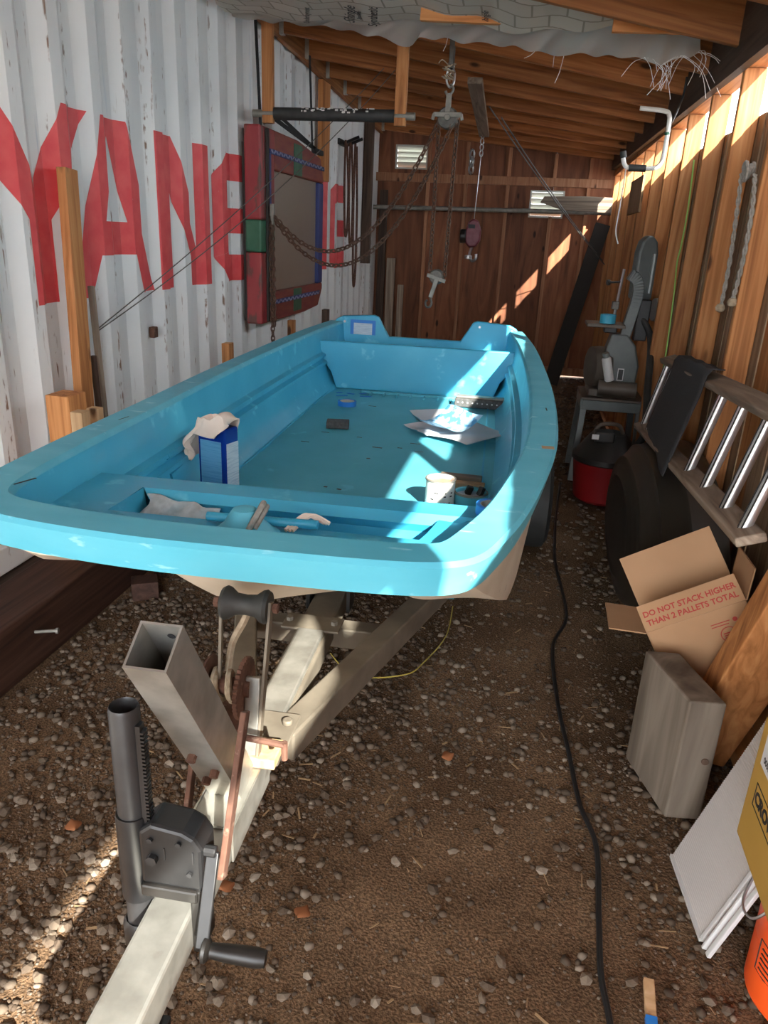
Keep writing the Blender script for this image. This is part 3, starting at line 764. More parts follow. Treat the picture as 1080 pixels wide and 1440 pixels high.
# winch post: square tube leaning forward, open at the top
P0 = Vector((-.0, 1.10, .505)); P1 = lt((-.462, .815, .965)); P1.x = .0
dv = (P1-P0).normalized(); sx = Vector((1, 0, 0)); sn = dv.cross(sx).normalized()
b = MB(); hw, hh, th = .031, .036, .0035
def ringp(P, a, c): return [P+sx*x+sn*y for x, y in ((-a, -c), (a, -c), (a, c), (-a, c))]
A = ringp(P0, hw, hh); B_ = ringp(P1, hw, hh); A2 = ringp(P0, hw-th, hh-th); B2 = ringp(P1, hw-th, hh-th)
b.add(A+B_+A2+B2, [(i, (i+1) % 4, 4+(i+1) % 4, 4+i) for i in range(4)]+[(8+i, 12+i, 12+(i+1) % 4, 8+(i+1) % 4) for i in range(4)]+[(4+i, 4+(i+1) % 4, 12+(i+1) % 4, 12+i) for i in range(4)]+[(i, 8+i, 8+(i+1) % 4, (i+1) % 4) for i in range(4)])
wp = b.build('winch_post', 'galv', tr)
b = MB()
for f_, s_ in ((.30, 1), (.42, -1), (.22, -1)):
    q = P0+dv*(P1-P0).length*f_ + sx*(.008) + sn*(-hh if sn.y < 0 else hh)*-1
    q = P0+dv*(P1-P0).length*f_ + Vector((.012*s_, 0, 0)) + (sn if sn.y < 0 else -sn)*hh
    b.cyl(q, q+(sn if sn.y < 0 else -sn)*.012, .008, n=6)
split(b, 'bolt', 'rust', wp)
b = MB()
far = (sn if sn.y > 0 else -sn)
for f_, u in ((.95, .008), (.90, .012)):
    q = P0+dv*(P1-P0).length*f_+far*(hh-th-.001)+sx*u; b.cyl(q, q-far*.0008, .006, n=10)
split(b, 'bolt_hole', 'ink', wp)
# saddle plate wrapped over the tongue at the foot of the post
b = MB(); b.bx((-.042, .98, .502), (.042, 1.20, .507)); b.bx((.037, .98, .43), (.042, 1.20, .507)); b.bx((-.042, .98, .43), (-.037, 1.20, .507)); b.build('saddle_plate', 'galv', tr, bevel=.002)
b = MB(); b.bx((-.055, 1.20, .502), (.075, 1.33, .508)); b.cyl((.055, 1.29, .508), (.055, 1.29, .52), .012, n=8); b.build('hinge_plate', 'galv_dusty', tr, bevel=.003)
b = MB(); b.bx((-.045, 1.14, .508), (.07, 1.21, .53)); b.build('wood_shim', 'light_wood_z', tr, bevel=.003)
# roller yoke
RC = lt((-.478, 1.232, .815))
for sg in (-1, 1):
    u = RC.x+sg*.05
    b = MB(); b.bar((u-.0+sg*.01, 1.19, .51), (u, RC.y, RC.z+.02), .006, .022, up=(1, 0, 0)) if False else b.bar((u*.8+.002, 1.15, .51), (u, RC.y, RC.z+.012), .006, .018)
    b.build('yoke_arm', 'galv_dusty', tr, bevel=.001)
b = MB(); b.cyl(RC+Vector((-.065, 0, 0)), RC+Vector((.065, 0, 0)), .006, n=8); b.cyl(RC+Vector((.055, 0, 0)), RC+Vector((.064, 0, 0)), .011, n=6); b.cyl(RC+Vector((-.064, 0, 0)), RC+Vector((-.055, 0, 0)), .011, n=6); b.build('roller_pin', 'rust', tr)
b = MB(); b.lathe([(.008, -.047), (.030, -.047), (.034, -.040), (.032, -.033), (.022, -.020), (.020, 0), (.022, .020), (.032, .033), (.034, .040), (.030, .047), (.008, .047)], RC, (1, 0, 0), 24); b.build('bow_roller', 'black_rubber', tr)
# winch
WC = Vector((-.035, 1.19, .655)); 
b = MB()
def disc(b, c, r, t, n=28): b.cyl(c-Vector((t/2, 0, 0)), c+Vector((t/2, 0, 0)), r, n=n, smooth=False)
disc(b, WC+Vector((-.042, 0, 0)), .058, .004); disc(b, WC+Vector((.0, 0, 0)), .018, .085); b.build('winch_drum', 'rust', tr)
b = MB(); gp = []
for i in range(72):
    a = 2*math.pi*i/72; r = .062 if i % 2 else .057; gp.append((r*math.cos(a), r*math.sin(a)))
b.prism(gp, -.004, .004, frame(WC+Vector((.030, 0, 0)), (0, 1, 0), (0, 0, 1))); b.build('winch_gear', 'rust', tr)
b = MB(); cl = []
for i in range(90):
    a = i*.42; cl.append(WC+Vector((-.035+.058*((i/90*3) % 1), .026*math.cos(a)*(1+.15*math.sin(i*.7)), .026*math.sin(a)*(1+.15*math.sin(i*.5)))))
b.tube(cl, .007, 6); b.tube(cr([WC+Vector((-.01, .02, .02)), WC+Vector((-.008, .045, .07)), RC+Vector((-.005, .0, -.035)), RC+Vector((.0, .02, -.015))], 6), .008, 6); b.build('winch_rope', 'rope', tr)
b = MB(); b.bar(WC+Vector((.048, .005, .025)), WC+Vector((.052, -.035, -.13)), .012, .030, up=(1, 0, 0)); b.build('winch_lever', 'galv', tr, bevel=.003)
b = MB(); b.bx((-.10, 1.15, .51), (.0, 1.25, .585)); b.bx((-.098, 1.17, .585), (-.092, 1.24, .66)); b.bx((-.012, 1.17, .585), (-.006, 1.24, .66)); b.build('winch_bracket', 'rust', tr, bevel=.003)
# rusty struts and cross pin
for pts in ((at(345, 1000, X=-.375), at(312, 1235, X=-.375)), (at(274, 1050, X=-.535), at(258, 1190, X=-.535))):
    b = MB(); b.bar(lt(pts[0]), lt(pts[1]), .010, .022); b.build('strut', 'rust', tr, bevel=.002)
q0 = lt(at(335, 1035, Y=1.03)); q1 = lt(at(400, 1048, Y=1.05))
b = MB(); b.cyl(q0, q1, .006, n=8); b.cyl(q1-Vector((0, 0, .03)), q1+Vector((0, 0, .006)), .006, n=8); b.build('winch_crank_pin', 'rust', tr)
b = MB(); b.cyl((-.05, .92, .506), (.045, .92, .506), .005, n=8); b.build('hold_down_rod', 'rust', tr)
# jack: tube with rack, gearbox, crank
JC = lt((-.512, .83, 0)); jx, jy = JC.x, JC.y
b = MB(); 
for r0, r1 in ((.0225, .019),):
    b.lathe([(.0225, .42), (.0225, .845), (.0205, .85), (.0185, .845), (.0185, .5)], (jx, jy, 0), (0, 0, 1), 24)
b.lathe([(.018, .42), (.018, .10)], (jx, jy, 0), (0, 0, 1), 16)
jk = b.build('jack', 'jack_grey', tr)
b = MB(); b.lathe([(.0255, .50), (.0265, .50), (.0265, .655), (.0255, .66), (.0225, .66)], (jx, jy, 0), (0, 0, 1), 24); b.build('sleeve', 'black_metal', jk)
b = MB(); b.bx((jx+.021, jy-.012, .50), (jx+.028, jy+.002, .825))
for k in range(46): b.bx((jx+.028, jy-.012, .51+k*.0067), (jx+.033, jy+.002, .5135+k*.0067))
b.build('rack', 'black_metal', jk)
hx0, hx1 = jx+.018, jx+.118
b = MB(); b.prism([(hx0, .545), (hx1, .545), (hx1, .625), (hx1-.012, .645), (hx1-.03, .655), (hx0+.02, .662), (hx0, .645)], 0, .055, frame((0, jy+.03, 0), (1, 0, 0), (0, 0, 1))); hs = b.build('housing', 'black_metal', jk, bevel=.006)
b = MB(); b.bx((hx0, jy-.031, .525), (hx1-.008, jy+.028, .548)); b.bx((hx1-.022, jy-.028, .42), (hx1-.004, jy+.025, .548)); b.build('clamp', 'black_plastic', jk, bevel=.004)
b = MB()
for x, z, r in ((hx0+.02, .635, .0045), (hx0+.065, .635, .0045), (hx0+.08, .58, .0045), (hx0+.022, .6, .009)): b.cyl((x, jy-.026, z), (x, jy-.030 if r < .008 else jy-.034, z), r, n=6)
for x in (hx0+.04, hx0+.085): b.bx((x, jy-.0265, .60), (x+.002, jy-.0255, .622))
split(b, 'screw', 'jack_grey', jk)
ch = Vector((hx1+.012, jy-.01, .615)); ce = Vector((hx1+.012, jy-.07, .485))
b = MB(); b.bar(ch, ce, .006, .02, up=(1, 0, 0)); b.cyl(ch-Vector((.02, 0, 0)), ch+Vector((.006, 0, 0)), .009, n=10); b.build('crank', 'black_metal', jk, bevel=.002)
b = MB(); b.lathe([(.012, 0), (.019, .003), (.019, .008), (.011, .014), (.0125, .03), (.014, .06), (.0145, .085), (.012, .098), (0, .1)], ce, (1, .06, -.05), 18); b.build('crank_handle', 'black_plastic', jk)
b = MB(); b.lathe([(.028, .40), (.03, .405), (.03, .44), (.025, .45)], (jx, jy, 0), (0, 0, 1), 20); b.build('collar', 'black_metal', jk)
b = MB(); b.bx((jx-.03, jy-.03, .30), (jx+.03, jy+.03, .36)); b.build('swivel_block', 'black_metal', jk, bevel=.004)
b = MB(); b.lathe([(.0, -.02), (.05, -.02), (.055, 0), (.05, .02), (0, .02)], (jx, jy, .055), (1, 0, 0), 24); b.bx((jx-.028, jy-.012, .05), (jx-.024, jy+.012, .2)); b.bx((jx+.024, jy-.012, .05), (jx+.028, jy+.012, .2)); b.bx((jx-.028, jy-.015, .19), (jx+.028, jy+.015, .20)); b.build('jack_wheel', 'black_rubber', jk)

# ------------------------------------------------------------------ left: timbers standing against the container
def post(name, mt, label, px, ztop, X, w, d, z0=.217, lean=.03, cat='board', grp=None, dy=0):
    """upright piece whose top middle is seen at px"""
    T = at(*px, X=X); 
    B_ = Vector((X+lean*(T.z-z0), T.y+dy, z0))
    b = MB(); b.bar(B_-Vector((0, 0, 0)), T, d, w, up=(0, 1, 0)) if False else b.bar(B_, T, w, d, up=(1, 0, 0))
    o = b.build(name, mt, bevel=.003); return tag(root_mesh(o, B_), label, cat, grp)
post('tall_board', 'fir_z', 'tall orange board leaning on the white container between letters Y and A', (94, 237), 0, -1.86, .088, .04, lean=.02, dy=-.10)
post('wood_offcut', 'grey_wood_z', 'thin split offcut wedged behind the tall orange board', (128, 402), 0, -1.87, .03, .02, lean=.02)
post('timber_block', 'fir_z', 'thick orange timber block beside the foot of the tall board', (92, 553), 0, -1.76, .12, .10, lean=0)
post('pine_block', 'light_wood_z', 'wider pale pine block in front of the tall board', (112, 578), 0, -1.66, .055, .05, lean=0)
post('pine_block', 'light_wood_z', 'narrower pale pine block right of the tall board', (133, 573), 0, -1.68, .045, .05, lean=0)
post('dark_slat', 'dark_wood_z', 'thin dark slat leaning behind the tall orange board', (131, 500), 0, -1.85, .025, .02, lean=.02)
post('wood_stub', 'fir_z', 'reddish wood stub upright at the container left of the chain', (320, 482), 0, -1.80, .075, .05, lean=0)
post('wood_stub', 'fir_z', 'small brown stub upright below the painted frame', (410, 450), 0, -1.80, .06, .05, lean=0)
post('wood_stub', 'dark_wood_z', 'dark brown stub upright right of the painted frame', (458, 435), 0, -1.80, .09, .05, lean=0)
b = MB(); p = at(205, 838, Z=0); b.box(p+Vector((0, 0, .038)), (.11, .09, .085), Matrix.Rotation(.5, 3, 'Z')); tag(root_mesh(b.build('wood_block', 'beam_old', bevel=.004), (p.x, p.y, 0)), 'small brown wood block on the gravel under the bow', 'block')
b = MB(); p = at(216, 467, X=XL+.001); b.box(p, (.03, .045, .055)); tag(root_mesh(b.build('lashing_lug', 'rust', bevel=.004), p), 'small rusty lug on the container below the letter A', 'lug')

# ------------------------------------------------------------------ painted frame hanging on the container
fy0, fy1, fz0, fz1 = 4.93, 6.45, .90, 2.115
FX0, FX1 = -1.865, -1.755
fr = thing('painted_frame', 'red carved frame with green and blue bands around brown mirror-like glass', 'frame', ((FX0+FX1)/2, (fy0+fy1)/2, fz0), world=True)
def rail(poly, mt, nm='frame_rail', x0=FX0, x1=FX1, bev=.012):
    b = MB(); b.prism(poly, x0, x1, frame((0, 0, 0), (0, 1, 0), (0, 0, 1))); return b.build(nm, mt, fr, bevel=bev)
iw = .27
gy0, gy1, gz0, gz1 = fy0+.28, fy1-.13, fz0+.20, fz1-.24
ym = (fy0+fy1)/2
zm0, zm1 = 1.36, 1.56
rail([(fy0, fz0), (gy0, fz0), (gy0, zm0), (fy0, zm0)], 'frame_red'); rail([(fy0, zm0), (gy0, zm0), (gy0, zm1), (fy0, zm1)], 'frame_green'); rail([(fy0, zm1), (gy0, zm1), (gy0, fz1), (fy0, fz1)], 'frame_red')
rail([(gy0, gz1), (fy1, gz1), (fy1, fz1-.22), (fy1-.09, fz1-.06), (ym+.06, fz1), (gy0, fz1)], 'frame_orange')
rail([(gy0, fz0), (ym+.25, fz0), (fy1-.12, fz0+.02), (fy1, fz0+.15), (fy1, gz0), (gy0, gz0)], 'frame_orange')
rail([(gy1, gz0), (fy1, gz0), (fy1, gz1), (gy1, gz1)], 'frame_blue')
b = MB(); b.bx((FX1-.035, gy0, gz0), (FX1-.03, gy1, gz1)); b.build('glass', 'old_glass', fr)
for a, c, d, e in ((gy0+.18, fy1-.02, fz1-.15, fz1-.12), (gy0+.1, fy1-.12, fz0+.115, fz0+.145)):
    b = MB(); b.bx((FX1, gy0-.12, d), (FX1+.012, c, e)); b.build('blue_moulding', 'frame_blue', fr, bevel=.004)
    b = MB(); n = 26
    for k in range(n):
        y = gy0-.1+k*(c-gy0+.1)/n; b.box((FX1+.013, y+.015, (d+e)/2), (.006, .035, .010), Matrix.Rotation(.5 if k % 2 else -.5, 3, 'X'))
    tag(b.build('zigzag_carving', 'frame_pale', fr), kind='stuff')
b = MB(); b.bx((FX1, gy0-.125, fz0+.145), (FX1+.01, gy0-.095, fz1-.15)); b.build('blue_moulding', 'frame_blue', fr, bevel=.003)
b = MB(); b.bx((FX1, fy0+.09, fz0+.01), (FX1+.014, fy0+.135, fz1-.01)); b.build('dark_moulding', 'frame_dark', fr, bevel=.004)
for z0, z1 in ((fz1-.235, fz1-.03), (fz0+.03, fz0+.195)):
    b = MB(); b.bx((FX1, ym-.06, z0), (FX1+.005, ym+.14, z1)); b.build('green_panel', 'frame_green', fr, bevel=.002)
b = MB(); b.bx((FX0-.02, fy0+.02, fz0+.02), (FX0, fy1-.1, fz1-.1)); b.build('backing', 'frame_dark', fr)
# straps the frame hangs by
for p0, p1, lab in (((-1.80, fy0+.14, fz1-.01), (-1.80, fy0+.06, zr(-1.8, fy0)), 'black strap from the ledger to the near corner of the painted frame'),
                    ((-1.78, fy1-.25, fz1-.06), (-1.78, fy1-.35, zr(-1.78, fy1)), 'black strap from the rafters to the far corner of the painted frame')):
    b = MB(); b.bar(p0, p1, .004, .045, up=(1, 0, 0)) if False else b.bar(p0, p1, .045, .004, up=(1, 0, 0))
    o = b.build('hanging_strap', 'cloth_black'); tag(root_mesh(o, p0), lab, 'strap', 'frame straps')
b = MB(); b.bar((-1.735, fy0+.2, fz1+.06), (-1.735, fy1-.2, fz1-.03), .006, .03); b.bar((-1.735, fy0+.22, fz1+.1), (-1.735, fy1-.3, fz1-.02), .006, .025); b.box((-1.735, fy1-.25, fz1-.03), (.03, .22, .035))
tag(root_mesh(b.build('ratchet_strap', 'cloth_black', bevel=.002), (-1.735, ym, fz1)), 'black ratchet strap with buckle stretched along the top of the painted frame', 'strap')

# ------------------------------------------------------------------ ceiling: pipe rack, tarp, hoists
rk = thing('pipe_rack', 'dark pipe carried by two orange hangers below the rafters', 'rack', (-1.3, 5.03, 2.1), world=True)
RYk = 5.03-.04
xA, xB = -1.72, -.885
for x in (xA, xB): MB().bx((x-.035, RYk-.019, 2.125), (x+.035, RYk+.019, zr(x)+.12)).build('hanger', 'fir_z', rk, bevel=.003)
MB().cyl((xA+.04, RYk-.0, 2.18), (xB-.036, RYk, 2.18), .036, n=20).build('sleeve', 'black_rubber', rk)
MB().cyl((xA-.1, RYk, 2.18), (xB+.09, RYk, 2.18), .022, n=16).build('pipe', 'alu_dull', rk)
b = MB()
for k in range(40):
    x = random.uniform(-1.5, -1.05); a = random.uniform(.3, 1.3); b.box((x, RYk-.036*math.sin(a), 2.18+.036*math.cos(a)), (random.uniform(.005, .02), .008, .006), Matrix.Rotation(-a, 3, 'X'))
tag(b.build('flaked_paint', 'white_paint', rk), kind='stuff')
# sagging roofing underlay with a torn film edge, slung below the rafters near the front
EDGE = [(300, 22, 4.78), (343, 25, 4.75), (383, 31, 4.72), (440, 36, 4.68), (487, 43, 4.64), (533, 53, 4.60), (563, 63, 4.56), (577, 64, 4.55), (588, 54, 4.54), (623, 54, 4.51), (660, 60, 4.48), (718, 65, 4.43), (765, 77, 4.38), (827, 77, 4.33), (878, 79, 4.28), (932, 90, 4.22), (967, 81, 4.20), (984, 74, 4.18)]
TOPE = [(300, 6), (383, 20), (487, 27), (590, 24), (660, 30), (730, 40), (820, 36), (880, 30), (940, 28), (992, 40)]
def lerp_t(tab, x, k):
    for a_, c_ in zip(tab[:-1], tab[1:]):
        if a_[0] <= x <= c_[0]: return a_[k]+(c_[k]-a_[k])*(x-a_[0])/(c_[0]-a_[0])
    return tab[-1][k] if x > tab[-1][0] else tab[0][k]
def film(s, t):
    x = 302+(984-302)*t
    pb = at(x, lerp_t(EDGE, x, 1), Y=lerp_t(EDGE, x, 2)); pt = at(x+5*math.sin(t*3), lerp_t(TOPE, x, 1)-4, Y=lerp_t(EDGE, x, 2)-.13)
    p = pt.lerp(pb, s); p.y += .018*math.sin(60*t+3*s)*s+.012*math.sin(131*t+5*s)*s+.01*math.sin(17*t); p.z += .006*math.sin(95*t+6*s)
    p.x = max(p.x, XL+.05); return p
b = MB(); b.grid(film, 8, 150)
tag(root_mesh(b.build('torn_film', 'film'), film(.5, .5)), 'torn milky plastic film edge hanging below the roof underlay', 'tarp')
def under(s, t):
    x = 302+(950-302)*t
    pt = at(x, lerp_t(TOPE, x, 1)+2, Y=lerp_t(EDGE, x, 2)-.135); q = at(x, -70, Y=3.62)
    p = q.lerp(pt, s); p.z += .01*math.sin(40*t+4*s)-.012; p.x = max(p.x, XL+.05); return p
b = MB(); b.grid(under, 8, 60)
ul = tag(root_mesh(b.build('underlay_paper', 'underlay'), under(.5, .5)), 'grey printed roofing underlay sagging below the front rafters', 'underlay')
for body, tt, sz in (('Shingle', .295, .085), ('Synthetic', .345, .07), ('Synthetic', .315, .03), ('Underlayment', .20, .045), ('Shingle', .59, .05)):
    p = Vector(under(.80, tt)); d = Vector(under(.55, tt))-p; e_ = Vector(under(.80, tt+.02))-p; nn = e_.cross(d).normalized(); nn = nn if nn.z < 0 else -nn
    text(body, sz, frame(p+nn*.016, d, -e_ if d.cross(-e_).dot(nn) > 0 else e_), 'ink', ul)
for (x0, y0, x1, y1, yy, lab) in ((592, 18, 722, 24, 4.25, 'short orange board lying across the sagging underlay'), (862, 33, 1010, 36, 3.98, 'orange board above the frayed end of the film')):
    p = at(x0, y0, Y=yy); q = at(x1, y1, Y=yy); b = MB(); b.bar(p, q, .035, .07, up=(0, 0, 1)); tag(root_mesh(b.build('tarp_batten', 'fir_x', bevel=.003), p), lab, 'board', 'battens at the tarp')
b = MB(); random.seed(3)
for k in range(24):
    p = Vector(film(.95, random.uniform(.88, 1.0))); d = Vector((random.uniform(-.10, .16), random.uniform(-.05, .05), -random.uniform(.04, .17)))
    b.tube(cr([p, p+d*.5+Vector((random.uniform(-.02, .05), 0, .02)), p+d], 4), .0012, 4)
for t, dx, dz in ((.48, -.02, -.06), (.66, -.05, -.03), (.72, -.03, -.12), (.70, .0, -.05)):
    p = Vector(film(1, t)); b.tube([p, p+Vector((dx*.4, 0, dz*.6)), p+Vector((dx, 0, dz))], .0014, 4)
tag(root_mesh(b.build('frayed_threads', 'string_white'), film(1, .95)), 'frayed white threads dangling from the torn end of the film', 'threads', kind='stuff')

def chain(name, pts, label, link=.042, r=.0052, mt='chain_rust', cat='chain', grp=None):
    P = [Vector(p) for p in pts]; L = [0]
    for a, c in zip(P[:-1], P[1:]): L.append(L[-1]+(c-a).length)
    def pos(d):
        for k in range(len(P)-1):
            if d <= L[k+1] or k == len(P)-2:
                t = (d-L[k])/max(1e-6, L[k+1]-L[k]); return P[k].lerp(P[k+1], t), (P[k+1]-P[k]).normalized()
    b = MB(); step = link*.74; n = int(L[-1]/step)
    for k in range(n):
        c, d = pos((k+.5)*step); a = d.orthogonal().normalized(); q = d.cross(a)
        if k % 2: a, q = q, a
        ring = []
        for j in range(10):
            t = 2*math.pi*j/10; ring.append(c+d*(link*.5*math.cos(t))+a*(link*.30*math.sin(t)))
        b.tube(ring, r, 5, closed=True)
    o = b.build(name, mt); return tag(root_mesh(o, P[0]), label, cat, grp)
HX, HY = -.60, 5.03
ho = thing('chain_hoist', 'old aluminium chain hoist hung by a shackle from the rafters', 'hoist', (HX, HY, 2.1), world=True)
b = MB(); b.box((HX, HY, 2.52), (.03, .05, .16)); b.build('roof_hook', 'cast_iron', ho, bevel=.004)
b = MB()
for k in range(14): 
    a = k*.9; b.tube([(HX-.02+.03*math.sin(a), HY-.02+.02*math.cos(a), 2.47-.006*k), (HX+.03*math.cos(a), HY-.03, 2.46-.006*k), (HX+.015*math.sin(a*1.7), HY+.03, 2.455-.006*k)], .004, 5)
b.tube(cr([(HX-.01, HY-.03, 2.45), (HX-.05, HY-.04, 2.48), (HX-.07, HY-.05, 2.46)], 4), .003, 5); b.build('lashing', 'rope', ho)
b = MB(); b.tube(cr([(HX, HY, 2.45), (HX+.022, HY, 2.42), (HX+.02, HY, 2.37), (HX, HY, 2.345), (HX-.02, HY, 2.37), (HX-.022, HY, 2.42)], 5, True), .007, 8, closed=True); b.build('shackle', 'steel', ho)
b = MB(); b.tube(cr([(HX, HY, 2.36), (HX+.02, HY, 2.34), (HX+.012, HY, 2.315), (HX-.012, HY, 2.305), (HX-.026, HY, 2.325)], 5), .008, 8); b.bx((HX-.016, HY-.03, 2.17), (HX+.016, HY-.015, 2.31)); b.build('top_hook', 'alu_dull', ho, bevel=.003)
b = MB(); b.lathe([(.0, -.028), (.055, -.028), (.062, -.02), (.05, 0), (.062, .02), (.055, .028), (0, .028)], (HX, HY, 2.18), (.15, 1, 0), 26); b.build('sheave', 'cast_iron', ho)
b = MB(); b.bar((HX-.085, HY-.035, 2.195), (HX+.085, HY-.035, 2.195), .012, .028); b.cyl((HX, HY-.03, 2.18), (HX, HY-.05, 2.18), .018, n=14)
for sg in (-1, 1): b.bar((HX+sg*.08, HY-.035, 2.20), (HX+sg*.09, HY-.035, 2.165), .012, .02)
b.build('yoke', 'alu_dull', ho, bevel=.003)
LX, LZ = -.605, 1.235
lb = thing('lower_hoist_block', 'small hoist block with hook hanging on two chains above the skiff', 'hoist', (LX, HY, 1.06), world=True)
b = MB(); b.lathe([(0, -.022), (.04, -.022), (.048, -.012), (.04, 0), (.048, .012), (.04, .022), (0, .022)], (LX, HY, LZ+.03), (.15, 1, 0), 22); b.build('sheave', 'cast_iron', lb)
b = MB(); b.bar((LX-.06, HY-.03, LZ+.04), (LX+.06, HY-.03, LZ+.005), .012, .024); b.bar((LX+.005, HY-.032, LZ+.02), (LX-.03, HY-.032, LZ-.10), .012, .028); b.build('yoke', 'alu_dull', lb, bevel=.003)
hk = Vector((LX-.04, HY-.03, LZ-.12)); b = MB(); b.tube(cr([hk+Vector(q) for q in ((.008, 0, .025), (.02, 0, -.01), (.012, 0, -.036), (-.012, 0, -.038), (-.02, 0, -.01), (-.008, 0, .005))], 5), .007, 8); b.build('hook', 'cast_iron', lb)
chain('load_chain', [(HX-.052, HY-.01, 2.17), (LX-.045, HY-.01, LZ+.04)], 'left chain of the pair that carries the lower hoist block', grp='hoist chains')
chain('load_chain', [(HX+.06, HY-.01, 2.17), (LX+.05, HY-.01, LZ+.02)], 'right chain of the pair that carries the lower hoist block', grp='hoist chains')
FRP = at(383, 300, X=-1.72)
def sag(p0, p1, dip, n=30):
    p0 = Vector(p0); p1 = Vector(p1); return [p0.lerp(p1, i/n)-Vector((0, 0, dip*4*(i/n)*(1-i/n))) for i in range(n+1)]
chain('hand_chain', sag((HX-.06, HY-.0, 2.15), FRP, .45), 'upper of two rusty chains swagged from the hoist to the frame', link=.044, grp='swagged chains')
chain('hand_chain', sag((HX+.035, HY-.02, 2.15), FRP+Vector((.0, .01, -.02)), .53), 'lower of two rusty chains swagged from the hoist to the frame', link=.044, grp='swagged chains')
for dy, zz, lab in ((0, .70, 'longer rusty chain end hanging down the left edge of the painted frame'), (.035, .85, 'shorter rusty chain end hanging down the left edge of the painted frame')):
    chain('chain_end', [FRP+Vector((-.015, dy, -.01)), (FRP.x-.0, FRP.y+dy, zz)], lab, link=.044, grp='hanging chain ends')
b = MB(); b.box(FRP+Vector((.0, 0, .02)), (.03, .03, .075)); b.box(FRP+Vector((.0, 0, -.04)), (.022, .022, .06)); tag(root_mesh(b.build('padlock', 'alu_dull', bevel=.005), FRP), 'small metal clasp holding the chains on the painted frame', 'clasp')
# flat board under the rafters carrying the purple puller
p0 = at(668, 113, Z=zr(-.5, 6.8)-.02); p1 = at(681, 190, Z=zr(-.5, 6.8)-.02)
b = MB(); b.bar(p0, p1, .10, .04); tag(root_mesh(b.build('ceiling_board', 'grey_wood_y', bevel=.003), p0), 'grey board nailed flat under the rafters', 'board')
PX, PY = p1.x-.01, p1.y-.08
pu = thing('cable_puller', 'small purple winch puller hanging on a thin cable from the grey board', 'puller', (PX, PY, 1.5), world=True)
zt = at(680, 195, Y=PY).z; zb2 = at(665, 308, Y=PY).z; pxm = at(665, 330, Y=PY)
b = MB()
for k in range(4): b.tube([Vector((PX+.0, PY, zt+.03-.055*k))+Vector((.016*math.cos(t), 0 if k % 2 else .016*math.cos(t), .03*math.sin(t))) for t in np.linspace(0, 6.28, 12)[:-1]], .006, 5, closed=True)
b.build('top_chain', 'steel', pu)
b = MB(); b.cyl((PX, PY, zt-.14), (pxm.x, PY, zb2), .004, n=6); b.build('cable', 'steel', pu)
b = MB(); cx, cz = pxm.x, pxm.z
b.prism([(-.05, .13), (.0, .16), (.05, .13), (.085, .04), (.08, -.06), (.04, -.12), (-.03, -.13), (-.075, -.08), (-.085, .02)], -.05, .05, frame((cx, PY, cz), (1, 0, 0), (0, 0, 1))); b.build('body', 'purple', pu, bevel=.02, seg=3)
b = MB(); b.cyl((cx-.07, PY-.02, cz-.02), (cx-.13, PY-.02, cz-.02), .07, n=18); b.build('motor_cap', 'black_plastic', pu, bevel=.01)
b = MB(); b.tube(cr([(cx, PY, cz-.12), (cx-.02, PY, cz-.2), (cx+.01, PY, cz-.26), (cx+.05, PY, cz-.24), (cx+.05, PY, cz-.19)], 5), .016, 8); b.lathe([(0, 0), (.04, .01), (.04, .04), (0, .05)], (cx-.03, PY, cz-.25), (0, 0, 1), 14); b.build('hook', 'steel', pu)
b = MB(); b.bx((cx-.05, PY-.055, cz+.06), (cx+.02, PY-.051, cz+.1)); b.build('nameplate', 'ink', pu)
# shackle on the back wall panel, long pipe across, plank on it
yb_ = Y1-.20
p = at(663, 230, Y=Y1-.06); chain('short_chain', [p+Vector((0, 0, .13)), p-Vector((0, 0, .12))], 'short steel chain hanging on the upper end wall panel', link=.1, r=.014, mt='steel')
a = at(528, 291, Y=yb_); c = at(842, 299, Y=yb_); a.x = XL+.0; c.x = XR
b = MB(); b.cyl(a, c, .025, n=14); tag(root_mesh(b.build('long_pipe', 'alu_dull'), a), 'long pale pipe spanning the end of the shed below the vents', 'pipe')
p = at(760, 281, Y=yb_); q = at(858, 287, Y=yb_)
b = MB(); b.prism([(0, -.03), (.04, .035), (.5, .05), (XR-p.x, .045), (XR-p.x, -.11), (.25, -.10)], 0, .03, frame((p.x, yb_-.03, p.z), (1, 0, 0), (0, 0, 1))); tag(root_mesh(b.build('shelf_plank', 'grey_wood_x', bevel=.003), p), 'brown plank piece resting on the long pipe near the corner', 'plank')
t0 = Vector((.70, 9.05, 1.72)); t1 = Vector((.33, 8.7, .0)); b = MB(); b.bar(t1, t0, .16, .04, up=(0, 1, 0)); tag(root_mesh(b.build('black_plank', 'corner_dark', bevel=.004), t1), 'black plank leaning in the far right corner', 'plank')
for x, h, w, mt, lab in ((-1.80, 2.0, .09, 'dark_wood_z', 'tall dark board standing in the far left corner'), (-1.68, 1.25, .10, 'grey_wood_z', 'shorter grey board standing in the far left corner'), (-1.55, .95, .07, 'grey_wood_z', 'lowest grey offcut standing in the far left corner')):
    b = MB(); b.bx((x-w/2, Y1-.12, 0), (x+w/2, Y1-.08, h)); tag(root_mesh(b.build('corner_board', mt, bevel=.003), (x, Y1-.1, 0)), lab, 'board', 'boards in the far left corner')
